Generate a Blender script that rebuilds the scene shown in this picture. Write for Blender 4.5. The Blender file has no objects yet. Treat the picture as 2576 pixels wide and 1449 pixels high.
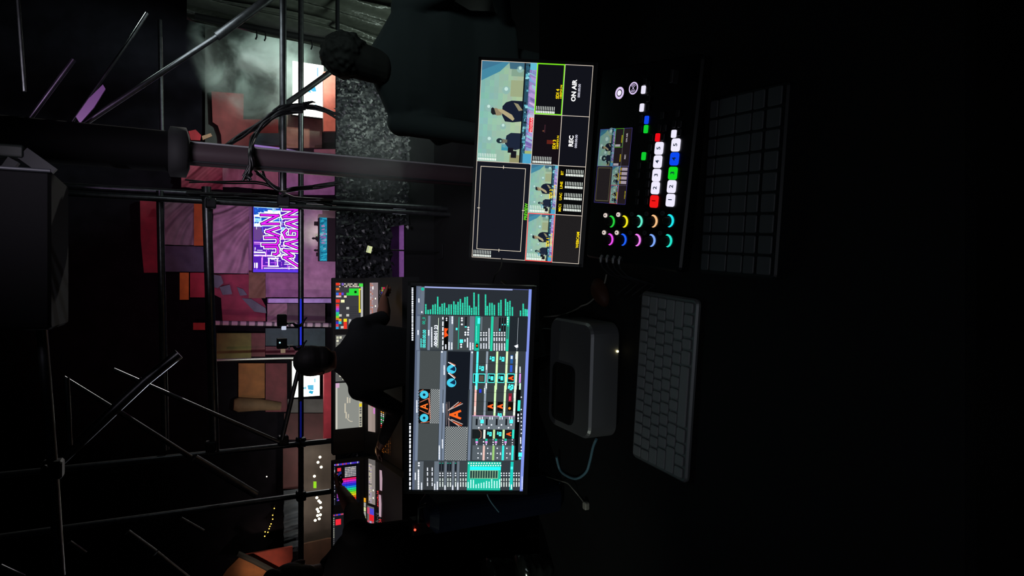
import bpy, bmesh, math, random
import numpy as np
from mathutils import Vector, Matrix

S = bpy.context.scene
COL = S.collection
random.seed(7)
# ------------------------------------------------------------------ camera
FPX = 1650.0
PITCH = math.radians(27)
CAMZ = 1.77
cR = Vector((1, 0, 0)); cF = Vector((0, math.cos(PITCH), -math.sin(PITCH))); cU = Vector((0, math.sin(PITCH), math.cos(PITCH)))
C0 = Vector((0, 0, CAMZ))
cam_data = bpy.data.cameras.new('camera')
cam_data.sensor_fit = 'HORIZONTAL'; cam_data.sensor_width = 36.0
cam_data.lens = FPX / 2576 * 36.0
cam_data.clip_start = 0.05; cam_data.clip_end = 400
cam = bpy.data.objects.new('camera', cam_data); COL.objects.link(cam)
m = Matrix.Identity(4)
for i, v in enumerate((-cU, cR, -cF)):          # the phone is held sideways: the picture's right is the world's down
    for j in range(3): m[j][i] = v[j]
m.translation = C0
cam.matrix_world = m
S.camera = cam
# ------------------------------------------------------------------ world, exposure
W = bpy.data.worlds.new('night'); S.world = W; W.use_nodes = True
W.node_tree.nodes['Background'].inputs[0].default_value = (0.10, 0.13, 0.20, 1)
W.node_tree.nodes['Background'].inputs[1].default_value = 0.006
S.view_settings.view_transform = 'Standard'; S.view_settings.look = 'None'
S.view_settings.exposure = 0.0; S.view_settings.gamma = 1.0
S.view_settings.use_curve_mapping = False
S.cycles.use_denoising = True
S.cycles.max_bounces = 5; S.cycles.volume_bounces = 1
S.cycles.sample_clamp_indirect = 3.0

def spot(name, loc, target, power, color, angle=60, blend=.6, size=.3):
    L = bpy.data.lights.new(name, 'SPOT'); L.energy = power; L.color = color
    L.spot_size = math.radians(angle); L.spot_blend = blend; L.shadow_soft_size = size
    o = bpy.data.objects.new(name, L); COL.objects.link(o); o.location = loc
    o.rotation_euler = (Vector(target) - Vector(loc)).to_track_quat('-Z', 'Y').to_euler(); return o
def area(name, loc, target, power, color, sx, sy):
    L = bpy.data.lights.new(name, 'AREA'); L.energy = power; L.color = color
    L.shape = 'RECTANGLE'; L.size = sx; L.size_y = sy
    o = bpy.data.objects.new(name, L); COL.objects.link(o); o.location = loc
    o.rotation_euler = (Vector(target) - Vector(loc)).to_track_quat('-Z', 'Y').to_euler(); return o

def ray(x, y):
    return cF + cR * ((1449 - y - 724.5) / FPX) + cU * ((1288 - x) / FPX)
def PY(x, y, Y):
    d = ray(x, y); return C0 + d * (Y / d.y)
def PZ(x, y, z):
    d = ray(x, y); return C0 + d * ((z - CAMZ) / d.z)
def lin(c):
    if isinstance(c, str):
        c = c.lstrip('#'); c = [int(c[i:i + 2], 16) / 255 for i in (0, 2, 4)]
    return tuple((v / 12.92 if v <= .04045 else ((v + .055) / 1.055) ** 2.4) for v in c)

# stage and house lights (unseen spots, put in to light the far end of the hall)
WALLY = 60.0
spot('stage_wash_pink', (-2, 38, -2), PY(735, 620, WALLY), 9500, (1, .60, .95), 50, 1)
spot('stage_wash_plum', (6, 36, 6), PY(600, 620, WALLY), 3000, (1, .35, .65), 60, 1)
spot('stage_wash_red', (-12, 36, 8), PY(520, 700, WALLY), 3400, (1, .45, .45), 75, 1)
spot('stage_white_left', (-8, 44, -5), PY(770, 950, WALLY), 5000, (.9, 1, .85), 60, 1)
spot('stage_wash_amber', (-26, 40, -2), PY(800, 1330, WALLY), 2600, (1, .78, .65), 60, 1)
spot('stage_white_right', (22, 44, -8), PY(770, 200, WALLY), 26000, (.75, 1, .9), 34, 1)
spot('stage_salmon_right', (20, 46, -12), PY(790, 320, WALLY), 5000, (1, .62, .5), 40, 1)
spot('amber_corner', (-24, 47, -3), PY(660, 1425, 57), 3200, (1, .7, .45), 26, 1)  # unseen spot added to brighten the lower left blocks
spot('floor_wash_purple', (4, 45, 0), (3.2, 59, -17), 42000, (.8, .3, 1), 20, .8)
spot('dj_back_light', PY(800, 590, 58.6), PY(800, 590, 60), 170, (.75, 1, .6), 120, 1, .2)

# ------------------------------------------------------------------ materials
MATS = {}
def mat(name, col, rough=.6, metal=0.0, bump=0.0, bscale=40, spec=.5, vary=0.0, trans=0.0, sheen=0.0):
    if name in MATS: return MATS[name]
    M = bpy.data.materials.new(name); M.use_nodes = True; nt = M.node_tree
    b = nt.nodes['Principled BSDF']; c = lin(col) if isinstance(col, str) else col
    b.inputs['Base Color'].default_value = (*c, 1); b.inputs['Roughness'].default_value = rough
    b.inputs['Metallic'].default_value = metal; b.inputs['Specular IOR Level'].default_value = spec
    if trans: b.inputs['Transmission Weight'].default_value = trans
    tc = nt.nodes.new('ShaderNodeTexCoord')
    nz = nt.nodes.new('ShaderNodeTexNoise'); nz.inputs['Scale'].default_value = bscale; nz.inputs['Detail'].default_value = 5
    nt.links.new(tc.outputs['Object'], nz.inputs['Vector'])
    if bump:
        bp = nt.nodes.new('ShaderNodeBump'); bp.inputs['Strength'].default_value = bump
        nt.links.new(nz.outputs['Fac'], bp.inputs['Height']); nt.links.new(bp.outputs['Normal'], b.inputs['Normal'])
    if vary:
        r = nt.nodes.new('ShaderNodeValToRGB'); r.color_ramp.elements[0].position = .3; r.color_ramp.elements[1].position = .7
        r.color_ramp.elements[0].color = (*[v * (1 - vary) for v in c], 1); r.color_ramp.elements[1].color = (*[min(1, v * (1 + vary)) for v in c], 1)
        nt.links.new(nz.outputs['Fac'], r.inputs['Fac']); nt.links.new(r.outputs['Color'], b.inputs['Base Color'])
    MATS[name] = M; return M
def emit(name, col, s):
    if name in MATS: return MATS[name]
    M = bpy.data.materials.new(name); M.use_nodes = True; nt = M.node_tree; nt.nodes.clear()
    e = nt.nodes.new('ShaderNodeEmission'); o = nt.nodes.new('ShaderNodeOutputMaterial')
    e.inputs[0].default_value = (*(lin(col) if isinstance(col, str) else col), 1); e.inputs[1].default_value = s
    nt.links.new(e.outputs[0], o.inputs[0]); MATS[name] = M; return M
def screen_mat(name, s, noise=0.0):
    """a lit display: colours come from the picture it shows (face colours)"""
    if name in MATS: return MATS[name]
    M = bpy.data.materials.new(name); M.use_nodes = True; nt = M.node_tree; nt.nodes.clear()
    a = nt.nodes.new('ShaderNodeAttribute'); a.attribute_name = 'picture'
    e = nt.nodes.new('ShaderNodeEmission'); o = nt.nodes.new('ShaderNodeOutputMaterial'); e.inputs[1].default_value = s
    nt.links.new(a.outputs['Color'], e.inputs[0]); nt.links.new(e.outputs[0], o.inputs[0]); MATS[name] = M; return M
def paint_mat(name, rough=.7, bump=.0):
    if name in MATS: return MATS[name]
    M = bpy.data.materials.new(name); M.use_nodes = True; nt = M.node_tree
    a = nt.nodes.new('ShaderNodeAttribute'); a.attribute_name = 'picture'
    b = nt.nodes['Principled BSDF']; b.inputs['Roughness'].default_value = rough
    nt.links.new(a.outputs['Color'], b.inputs['Base Color'])
    MATS[name] = M; return M

# ------------------------------------------------------------------ mesh builder
class MB:
    def __init__(s): s.v = []; s.f = []; s.c = []; s.smooth = []
    def add(s, vs, fs, col=(1, 1, 1), smooth=False):
        n = len(s.v); s.v += [tuple(v) for v in vs]
        for f in fs: s.f.append(tuple(i + n for i in f)); s.c.append(col); s.smooth.append(smooth)
    def box(s, c, sz, rot=None, col=(1, 1, 1)):
        hx, hy, hz = sz[0] / 2, sz[1] / 2, sz[2] / 2; c = Vector(c)
        vs = [Vector((x, y, z)) for z in (-hz, hz) for y in (-hy, hy) for x in (-hx, hx)]
        if rot is not None: vs = [rot @ v for v in vs]
        s.add([v + c for v in vs], [(0, 2, 3, 1), (4, 5, 7, 6), (0, 1, 5, 4), (2, 6, 7, 3), (0, 4, 6, 2), (1, 3, 7, 5)], col)
    def rbox(s, c, sz, r=.01, rot=None, n=3, rz=None):
        """box with rounded vertical corners and softened top/bottom edges"""
        hx, hy, hz = sz[0] / 2, sz[1] / 2, sz[2] / 2; e = rz if rz is not None else min(r * .4, hz * .6); c = Vector(c); rings = []
        for z, d in ((-hz, e), (-hz + e, 0), (hz - e, 0), (hz, e)):
            ring = []
            for (sx, sy, a0) in ((1, 1, 0), (-1, 1, 90), (-1, -1, 180), (1, -1, 270)):
                for k in range(n + 1):
                    a = math.radians(a0 + 90 * k / n)
                    ring.append(Vector((sx * (hx - r) + (r - d) * math.cos(a), sy * (hy - r) + (r - d) * math.sin(a), z)))
            rings.append(ring)
        N = len(rings[0]); vs = [v for R in rings for v in R]
        if rot is not None: vs = [rot @ v for v in vs]
        fs = [tuple(reversed(range(N))), tuple(range(3 * N, 4 * N))]
        for k in range(3):
            for i in range(N): fs.append((k * N + i, k * N + (i + 1) % N, (k + 1) * N + (i + 1) % N, (k + 1) * N + i))
        s.add([v + c for v in vs], fs)
    def tube(s, pts, r, n=10, col=(1, 1, 1), cap=True):
        pts = [Vector(p) for p in pts]; rs = r if isinstance(r, (list, tuple)) else [r] * len(pts)
        up = None; rings = []
        for i, p in enumerate(pts):
            t = (pts[min(i + 1, len(pts) - 1)] - pts[max(i - 1, 0)]).normalized()
            if up is None: up = t.orthogonal().normalized()
            else:
                up = (up - t * up.dot(t)); up = up.normalized() if up.length > 1e-6 else t.orthogonal().normalized()
            b = t.cross(up)
            rings.append([p + (up * math.cos(2 * math.pi * k / n) + b * math.sin(2 * math.pi * k / n)) * rs[i] for k in range(n)])
        fs = []
        for i in range(len(pts) - 1):
            for k in range(n): fs.append((i * n + k, i * n + (k + 1) % n, (i + 1) * n + (k + 1) % n, (i + 1) * n + k))
        vs = [v for R in rings for v in R]
        s.add(vs, fs, col, True)
        if cap: s.add(vs[:n], [tuple(reversed(range(n)))], col); s.add(vs[-n:], [tuple(range(n))], col)
    def ball(s, c, r, sc=(1, 1, 1), n=12, rot=None, col=(1, 1, 1)):
        c = Vector(c); vs = [Vector((0, 0, -1))]; m_ = n // 2
        for i in range(1, m_):
            a = -math.pi / 2 + math.pi * i / m_
            for k in range(n): vs.append(Vector((math.cos(a) * math.cos(2 * math.pi * k / n), math.cos(a) * math.sin(2 * math.pi * k / n), math.sin(a))))
        vs.append(Vector((0, 0, 1))); L = len(vs) - 1
        vs = [Vector((v.x * sc[0], v.y * sc[1], v.z * sc[2])) * r for v in vs]
        if rot is not None: vs = [rot @ v for v in vs]
        fs = [(0, 1 + (k + 1) % n, 1 + k) for k in range(n)]
        for i in range(m_ - 2):
            for k in range(n): fs.append((1 + i * n + k, 1 + i * n + (k + 1) % n, 1 + (i + 1) * n + (k + 1) % n, 1 + (i + 1) * n + k))
        fs += [(L, L - n + k, L - n + (k + 1) % n) for k in range(n)]
        s.add([v + c for v in vs], fs, col, True)
    def loft(s, rings, n=20, col=(1, 1, 1)):
        """rings: (center, rx, ry[, yaw]) horizontal ellipses, closed"""
        vs = []; fs = []
        for R in rings:
            c = Vector(R[0]); yaw = R[3] if len(R) > 3 else 0
            for k in range(n):
                a = 2 * math.pi * k / n; x = R[1] * math.cos(a); y = R[2] * math.sin(a)
                vs.append(c + Vector((x * math.cos(yaw) - y * math.sin(yaw), x * math.sin(yaw) + y * math.cos(yaw), 0)))
        for i in range(len(rings) - 1):
            for k in range(n): fs.append((i * n + k, i * n + (k + 1) % n, (i + 1) * n + (k + 1) % n, (i + 1) * n + k))
        fs.append(tuple(reversed(range(n)))); fs.append(tuple(range((len(rings) - 1) * n, len(rings) * n)))
        s.add(vs, fs, col, True)
    def build(s, name, material, parent=None, paint=False, origin=None):
        me = bpy.data.meshes.new(name)
        og = Vector(origin) if origin is not None else Vector((0, 0, 0))
        me.from_pydata([tuple(Vector(v) - og) for v in s.v], [], s.f); me.materials.append(material)
        me.polygons.foreach_set('use_smooth', s.smooth)
        if paint:
            at = me.attributes.new('picture', 'FLOAT_COLOR', 'CORNER'); buf = []
            for p, c in zip(s.f, s.c): buf += [c[0], c[1], c[2], 1.0] * len(p)
            at.data.foreach_set('color', buf)
        me.update()
        o = bpy.data.objects.new(name, me); COL.objects.link(o)
        if parent is not None: o.parent = parent; o.location = og - world_loc(parent)
        else: o.location = og
        return o
def world_loc(o):
    v = Vector(o.location)
    while o.parent is not None: o = o.parent; v += Vector(o.location)
    return v
def tag(o, label=None, cat=None, group=None, kind=None):
    for k, v in (('label', label), ('category', cat), ('group', group), ('kind', kind)):
        if v: o[k] = v
    return o
def thing(name, loc, label, cat, group=None):
    o = bpy.data.objects.new(name, None); o.empty_display_size = .05; COL.objects.link(o); o.location = loc
    return tag(o, label, cat, group)

_txt = {}
def text_geo(string, bold=0.0):
    key = (string, bold)
    if key not in _txt:
        cu = bpy.data.curves.new('t', 'FONT'); cu.body = string; cu.size = 1.0; cu.offset = bold; cu.resolution_u = 2
        o = bpy.data.objects.new('t', cu); COL.objects.link(o)
        dg = bpy.context.evaluated_depsgraph_get(); me = bpy.data.meshes.new_from_object(o.evaluated_get(dg))
        _txt[key] = ([tuple(v.co)[:2] for v in me.vertices], [tuple(p.vertices) for p in me.polygons])
        bpy.data.objects.remove(o); bpy.data.curves.remove(cu); bpy.data.meshes.remove(me)
    return _txt[key]

class Canvas:
    """flat drawing on a real display plane; right/up are world vectors, size w x h, centre c"""
    def __init__(s, c, right, up, w, h, eps=.00012):
        s.c = Vector(c); s.r = Vector(right).normalized(); s.u = Vector(up).normalized(); s.n = s.r.cross(s.u)
        s.w = w; s.h = h; s.eps = eps; s.mb = MB()
    def at(s, a, b, lay=0):          # a: 0..1 rightwards, b: 0..1 downwards
        return s.c + s.r * ((a - .5) * s.w) + s.u * ((.5 - b) * s.h) + s.n * (lay * s.eps)
    def inv(s, x, y):                # picture pixel -> (a, b) on this plane
        d = ray(x, y); t = (s.c - C0).dot(s.n) / d.dot(s.n); p = C0 + d * t - s.c
        return (p.dot(s.r) / s.w + .5, .5 - p.dot(s.u) / s.h)
    def rect(s, a0, b0, a1, b1, col, lay=1):
        s.mb.add([s.at(a0, b1, lay), s.at(a1, b1, lay), s.at(a1, b0, lay), s.at(a0, b0, lay)], [(0, 1, 2, 3)], lin(col) if isinstance(col, str) else col)
    def poly(s, pts, col, lay=1):
        A = sum(p[0] * q[1] - q[0] * p[1] for p, q in zip(pts, pts[1:] + pts[:1]))
        if A > 0: pts = pts[::-1]
        s.mb.add([s.at(a, b, lay) for a, b in pts], [tuple(range(len(pts)))], lin(col) if isinstance(col, str) else col)
    def frame(s, a0, b0, a1, b1, t, col, lay=3):
        ta = t / s.w; tb = t / s.h
        s.rect(a0, b0, a1, b0 + tb, col, lay); s.rect(a0, b1 - tb, a1, b1, col, lay)
        s.rect(a0, b0, a0 + ta, b1, col, lay); s.rect(a1 - ta, b0, a1, b1, col, lay)
    def line(s, pts, t, col, lay=3, closed=False):
        P = [(a * s.w, b * s.h) for a, b in pts]
        if closed: P.append(P[0])
        for (x0, y0), (x1, y1) in zip(P, P[1:]):
            d = math.hypot(x1 - x0, y1 - y0)
            if d < 1e-9: continue
            ex, ey = (x1 - x0) / d * t * .5, (y1 - y0) / d * t * .5
            q = [(x0 - ex - ey, y0 - ey + ex), (x0 - ex + ey, y0 - ey - ex), (x1 + ex + ey, y1 + ey - ex), (x1 + ex - ey, y1 + ey + ex)]
            s.poly([(x / s.w, y / s.h) for x, y in q], col, lay)
    def disc(s, a, b, r, col, lay=2, n=14, sx=1, sy=1):
        s.poly([(a + r * sx * math.cos(2 * math.pi * k / n) / s.w, b + r * sy * math.sin(2 * math.pi * k / n) / s.h) for k in range(n)], col, lay)
    def text(s, st, a, b, size, col, lay=4, align='l', bold=.0, sx=1.0):   # size in metres, (a, b) baseline start
        vs, fs = text_geo(st, bold)
        if not vs: return
        w = max(v[0] for v in vs); off = {'l': 0, 'c': -w / 2, 'r': -w}[align]
        base = s.at(a, b, lay)
        s.mb.add([base + s.r * ((v[0] + off) * size * sx) + s.u * (v[1] * size) for v in vs], fs, lin(col) if isinstance(col, str) else col)
    # pixel versions (points read off the photograph, converted to plane coordinates)
    def prect(s, x0, y0, x1, y1, col, lay=1):    # x0,y0 upright top-left  (small x, large y)
        a0, b0 = s.inv(x0, y0); a1, b1 = s.inv(x1, y1); s.rect(min(a0, a1), min(b0, b1), max(a0, a1), max(b0, b1), col, lay)
    def ppoly(s, pts, col, lay=1): s.poly([s.inv(*p) for p in pts], col, lay)
    def pline(s, pts, t, col, lay=3, closed=False): s.line([s.inv(*p) for p in pts], t, col, lay, closed)

def rotm(yaw, tilt, roll):
    return Matrix.Rotation(math.radians(yaw), 3, 'Z') @ Matrix.Rotation(math.radians(tilt), 3, 'X') @ Matrix.Rotation(math.radians(roll), 3, 'Y')
#@@BODY

# ------------------------------------------------------------------ common materials
BLACK = mat('black_plastic', '#17181a', .42, bump=.05, bscale=300)
MATTE = mat('matte_black', '#101113', .8, bump=.1, bscale=200)
STEEL = mat('galvanised_steel', '#6d7072', .34, metal=.85, bump=.12, bscale=25, vary=.25)
DKSTEEL = mat('dark_painted_steel', '#24262a', .5, metal=.3, bump=.1, bscale=30)
SILVER = mat('silver_aluminium', '#b9babd', .38, metal=.6, bump=.02, bscale=400)
CABLE = mat('black_cable_rubber', '#0c0d0f', .45)
CLOTHD = mat('dark_cotton', '#15181b', .9, bump=.3, bscale=60)
SKIN = mat('skin', '#7a5040', .6, bump=.05, bscale=80)
HAIR = mat('dark_hair', '#0e0c0b', .7, bump=.6, bscale=180)
SCREEN = screen_mat('lit_display', 1.0)

# ------------------------------------------------------------------ structure: booth deck, lower deck, far hall
FZ = -.6          # lower deck where the lighting desk stands
def struct(name, mb, m_, **k): o = mb.build(name, m_, **k); o['kind'] = 'structure'; return o
g = MB(); g.box((0, .3, -.03), (9, 3.6, .06)); struct('floor', g, mat('black_stage_deck', '#0d0d0e', .85, bump=.3, bscale=30))
g = MB(); g.box((0, 4.45, FZ - .03), (9, 4.7, .06)); struct('floor_lower_deck', g, mat('black_stage_deck', '#0d0d0e'))
g = MB(); g.box((0, 45, -17.15), (110, 84, .3)); struct('floor_hall', g, mat('grey_concrete', '#55525a', .75, bump=.2, bscale=3, vary=.2))
g = MB(); g.box((0, 40, 22.2), (110, 80, .4)); struct('ceiling', g, mat('hall_ceiling', '#0b0b0d', .9, bump=.2, bscale=2))
g = MB(); g.box((0, WALLY + 1, 2.5), (110, 1, 39.5)); struct('wall_far', g, mat('hall_wall_paint', '#0e0c12', .9, spec=.05, bump=.25, bscale=.8, vary=.35))

# ------------------------------------------------------------------ desk
DZ = .72
desk = thing('control_desk', (0, 1.25, 0), 'long black control desk under both monitors and the video switcher', 'desk')
g = MB(); g.rbox((0, 1.22, DZ - .02), (2.5, 1.3, .04), r=.01); g.build('desk_top', mat('black_desk_cloth', '#0d0e11', .88, bump=.2, bscale=90), desk)
for sx in (-1, 1):
    for sy in (-1, 1):
        g = MB(); g.tube([(sx * 1.15, 1.22 + sy * .55, 0), (sx * 1.15, 1.22 + sy * .55, DZ - .04)], .02); g.build('leg', DKSTEEL, desk)

# ------------------------------------------------------------------ monitors
def monitor(name, c, yaw, tilt, roll, w, h, label, chin=.012, bezel=.008):
    R = rotm(yaw, tilt, roll); c = Vector(c); X, Y, Z = R.col[0], R.col[1], R.col[2]
    back = c + Y * .03; foot = Vector((back.x + .03, back.y + .21, DZ))
    t = thing(name, foot, label, 'monitor')
    g = MB()
    g.box(c + Y * .012 - Z * 0, (w + 2 * bezel - .002, .02, h + bezel + chin - .002), R)
    for sx in (-1, 1): g.box(c + X * sx * (w / 2 + bezel / 2), (bezel, .012, h + 2 * bezel), R)
    g.box(c + Z * (h / 2 + bezel / 2), (w + 2 * bezel, .012, bezel), R); g.box(c - Z * (h / 2 + chin / 2), (w + 2 * bezel, .012, chin), R)
    g.build('bezel', BLACK, t)
    g = MB(); g.box(c + Y * .035, (w * .6, .03, h * .6), R); g.build('back_housing', BLACK, t)
    g = MB(); n0 = c + Y * .05 - Z * .02
    g.tube([n0, n0 + Vector((0, .04, -.03)), Vector((foot.x, foot.y, DZ + .02)), Vector((foot.x, foot.y, DZ + .008))], [.018, .02, .022, .022]); g.build('stand_neck', DKSTEEL, t)
    g = MB(); g.rbox((foot.x, foot.y, DZ + .005), (.20, .16, .01), r=.03); g.build('stand_base', DKSTEEL, t)
    return t, Canvas(c - Y * .0015, X, Z, w, h)

# ---- left monitor: stage-visuals software
mon, cv = monitor('computer_monitor', (-.261, 1.533, 1.113), -8.4, -22.7, -1.5, .531, .2987,
                  'computer monitor showing a teal and grey video mixing program, over the silver computer')
PXM = .531 / 514          # metres per picture pixel on this screen
def K5(cx, cy): return cv.inv(1020 + cx / 5.176, 700 + cy / 5.175)
def K6(cx, cy): return cv.inv(1020 + cx / 5.176, 970 + cy / 5.175)
def rk(K, x0, y0, x1, y1, col, lay=2):
    a0, b0 = K(x0, (y0 + y1) / 2); a1, b1 = K(x1, (y0 + y1) / 2); _a, _ = K((x0 + x1) / 2, y0); _c, _ = K((x0 + x1) / 2, y1)
    cv.rect(max(0.002, min(_a, _c)), max(0, min(b0, b1)), min(.998, max(_a, _c)), min(1, max(b0, b1)), col, lay)
def dashes(K, cx, y0, y1, w, col, lay=5, seg=11, gap=4):
    y = y0; rr = random.Random(int(cx * 7 + y0))
    while y > y1:
        L = seg * rr.uniform(.6, 1.3); rk(K, cx - w / 2, max(y1, y - L), cx + w / 2, y, col, lay); y -= L + gap * rr.uniform(.6, 1.2)
GR, GB, DK, TE, TB, WH = '#3d4347', '#636f80', '#23272c', '#12a488', '#46e6dc', '#e8f0ff'
cv.rect(0, 0, 1, 1, '#020304', 0)
cv.rect(0.002, .043, .998, .998, '#2b3136', 1)
cv.rect(0.002, .043, .998, .085, '#4a5468', 2)
cv.rect(0, .975, 1, 1, '#6f80c8', 2)
dashes(K5, 92, 810, 122, 22, WH, seg=16, gap=9); dashes(K6, 60, 1350, 490, 20, WH, seg=40, gap=16)
# clip list on the right
rk(K5, 160, 112, 250, 470, '#59636f'); rk(K5, 245, 118, 1600, 492, '#22262c'); rk(K5, 250, 112, 1395, 140, '#8b95c4', 3); rk(K5, 1395, 122, 1600, 150, '#4c5288', 3)
cv.disc(*K5(225, 140), .004, TE, 4); dashes(K5, 175, 315, 262, 18, WH); dashes(K5, 213, 450, 425, 16, WH)
for cx, ye in ((265, 335), (295, 410), (325, 405), (358, 345), (388, 335), (420, 240), (448, 370), (478, 330), (508, 320), (538, 385), (566, 340), (596, 340), (630, 300),
               (656, 340), (685, 305), (715, 270), (745, 320), (775, 245), (805, 240), (833, 355), (862, 385), (893, 185), (920, 370), (952, 205), (1042, 210), (1066, 360),
               (1097, 320), (1127, 320), (1157, 345), (1213, 320), (1243, 280), (1303, 268), (1330, 310), (1360, 292), (1392, 372), (1498, 420), (1533, 330), (1560, 400), (1583, 405)):
    dashes(K5, cx, 466 + (cx - 260) * .02, ye, 19, '#2cc8a4', seg=13, gap=3)
# inspector column
rk(K5, 185, 495, 1585, 940, '#373d40'); rk(K5, 145, 492, 185, 935, GB, 3); rk(K5, 290, 488, 322, 935, GB, 3)
for cx in (470, 850): rk(K5, cx - 10, 945, cx + 24, 1449, GB, 3)
dashes(K5, 165, 735, 675, 16, WH); dashes(K5, 303, 745, 670, 16, WH); dashes(K5, 203, 900, 785, 14, TB); dashes(K5, 342, 895, 635, 16, WH, seg=14)
a, b = K5(262, 905); cv.text('00:00:00.00', a, b, .0115, TB, 5, bold=.02, sx=.86)
a, b = K5(255, 600); cv.text('00_0', a, b, .0100, TE, 5, bold=.02, sx=.9)
a, b = K5(413, 897); cv.text('-00:00:01.23', a, b, .0120, WH, 5, bold=.03, sx=.95)
rk(K5, 424, 515, 430, 905, '#c8d8c0', 4)
dashes(K5, 487, 930, 505, 16, WH, seg=50, gap=22)
rk(K5, 502, 500, 558, 937, '#050505', 4); dashes(K5, 524, 920, 860, 18, WH); dashes(K5, 535, 555, 505, 18, WH, 5, 16, 14)
cv.ppoly([(1020 + 505 / 5.176, 700 + 772 / 5.175), (1020 + 558 / 5.176, 700 + 745 / 5.175), (1020 + 530 / 5.176, 700 + 700 / 5.175), (1020 + 556 / 5.176, 700 + 655 / 5.175), (1020 + 506 / 5.176, 700 + 648 / 5.175)], '#e04a18', 5)
rk(K5, 560, 490, 622, 937, '#5a6470', 3); dashes(K5, 567, 930, 825, 16, WH, 5); dashes(K5, 603, 925, 835, 16, WH, 5); dashes(K5, 610, 595, 495, 18, WH, 5)
rk(K5, 688, 505, 696, 925, TE, 4); rk(K5, 655, 645, 678, 675, TB, 5); rk(K5, 706, 795, 750, 842, TB, 5)
for cx, cy in ((725, 862), (725, 893), (735, 600), (735, 550), (735, 520), (780, 735), (780, 705), (815, 735), (815, 705), (818, 670), (818, 640)): cv.disc(*K5(cx, cy), .0024, WH, 5, 8)
dashes(K5, 775, 825, 795, 16, WH); dashes(K5, 808, 900, 775, 16, WH); rk(K5, 775, 500, 800, 622, '#14181c', 4); rk(K5, 772, 625, 798, 640, TB, 5)
rk(K5, 832, 492, 895, 938, '#5a6470', 3); dashes(K5, 845, 935, 835, 16, WH); dashes(K5, 878, 925, 842, 16, WH)
rk(K5, 903, 492, 965, 942, TE, 4); rk(K5, 915, 850, 948, 905, '#0a0505', 5); rk(K5, 922, 865, 940, 890, '#e04a18', 6); rk(K5, 940, 515, 972, 592, TB, 5); dashes(K5, 925, 820, 620, 8, '#70e8d0', 6)
for cx in (983, 1020, 1052, 1155, 1188, 1222, 1255, 1290): dashes(K5, cx, 915 if cx < 1100 else 940, 845, 15, WH); dashes(K5, cx, 815, 770, 15, WH); cv.disc(*K5(cx, 740), .002, WH, 5, 8); cv.disc(*K5(cx, 710), .002, WH, 5, 8)
rk(K5, 980, 500, 1000, 685, '#566068', 4); dashes(K5, 1088, 918, 650, 13, WH, seg=16); rk(K5, 1108, 495, 1140, 946, '#1cb490', 4); rk(K5, 1145, 500, 1212, 690, '#44484c', 4)
for cx in (1228, 1262, 1295): rk(K5, cx - 12, 510, cx + 12, 690, '#101418', 4); rk(K5, cx - 6, 595 if cx > 1240 else 655, cx + 6, 612 if cx > 1240 else 685, TB, 5)
rk(K5, 1312, 495, 1348, 946, '#1cb490', 4); rk(K5, 1316, 625, 1342, 790, '#2a6a60', 5); dashes(K5, 1330, 600, 510, 16, WH, 6, 10, 18)
rk(K5, 1350, 500, 1585, 952, '#1b2126', 4); rk(K5, 1458, 512, 1462, 940, '#a0a8b0', 5); cv.ppoly([(1020 + x / 5.176, 700 + y / 5.175) for x, y in ((1465, 860), (1415, 880), (1440, 905), (1467, 900))], WH, 6)
# preview panes
rk(K5, 185, 945, 448, 1449, '#3c4142', 2); rk(K6, 160, 0, 430, 975, '#3c4142', 2)
for K, A0, A1 in ((K5, 945, 1449), (K6, 0, 975)):
    o_ = 0 if K is K5 else -14
    for x0, x1 in ((148, 182), (452, 488), (496, 528), (838, 872)): rk(K, x0 + o_, A0, x1 + o_, A1, GB, 3)
cv.disc(*K5(475, 958), .0022, WH, 5, 8); cv.disc(*K5(868, 965), .0022, WH, 5, 8)
dashes(K5, 505, 1258, 1130, 16, WH); dashes(K6, 148, 350, 190, 16, WH); dashes(K6, 440, 960, 780, 14, WH); dashes(K6, 482, 815, 695, 15, WH); dashes(K6, 492, 350, 230, 15, WH)
rk(K6, 175, 45, 322, 490, '#0b0908', 4)
rk(K6, 322, 45, 442, 490, '#8a8f90', 4)
def hatch(K, x0, y0, x1, y1, st=14, col='#303436', lay=5):
    i = 0; x = x0
    while x < x1 - 3:
        y = y0 + (st if i % 2 else 0)
        while y < y1 - 3: rk(K, x, y, min(x + st, x1), min(y + st, y1), col, lay); y += 2 * st
        x += st; i += 1
hatch(K6, 322, 45, 442, 490, 13)
def px6(cx, cy): return (1020 + cx / 5.176, 970 + cy / 5.175)
def px5(cx, cy): return (1020 + cx / 5.176, 700 + cy / 5.175)
def letterA(K, cx, cy, r, col='#f05018', lay=6, t=.0016):
    tip = K(cx - r, cy); l = K(cx + r, cy + r * .75); r_ = K(cx + r, cy - r * .75)
    cv.line([l, tip, r_], t, col, lay); cv.line([K(cx + r * .35, cy + r * .45), K(cx + r * .35, cy - r * .45)], t, col, lay)
for cy in (118, 420):
    cv.disc(*K6(243, cy), .0108, '#3aaec8', 5, 18); cv.disc(*K6(243, cy), .0035, '#0c2030', 6, 10)
letterA(K6, 243, 272, 42, '#f06a28', 6, .003)
for pts in (((190, 215), (300, 165)), ((300, 165), (318, 270)), ((190, 318), (300, 370)), ((300, 370), (318, 272)), ((190, 75), (230, 55)), ((310, 100), (320, 430)), ((200, 480), (310, 470))):
    cv.line([K6(*pts[0]), K6(*pts[1])], .0016, '#c06a50', 6)
for k in range(12): rk(K6, 165, 60 + k * 36, 182, 72 + k * 36, '#101214', 5)
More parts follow.
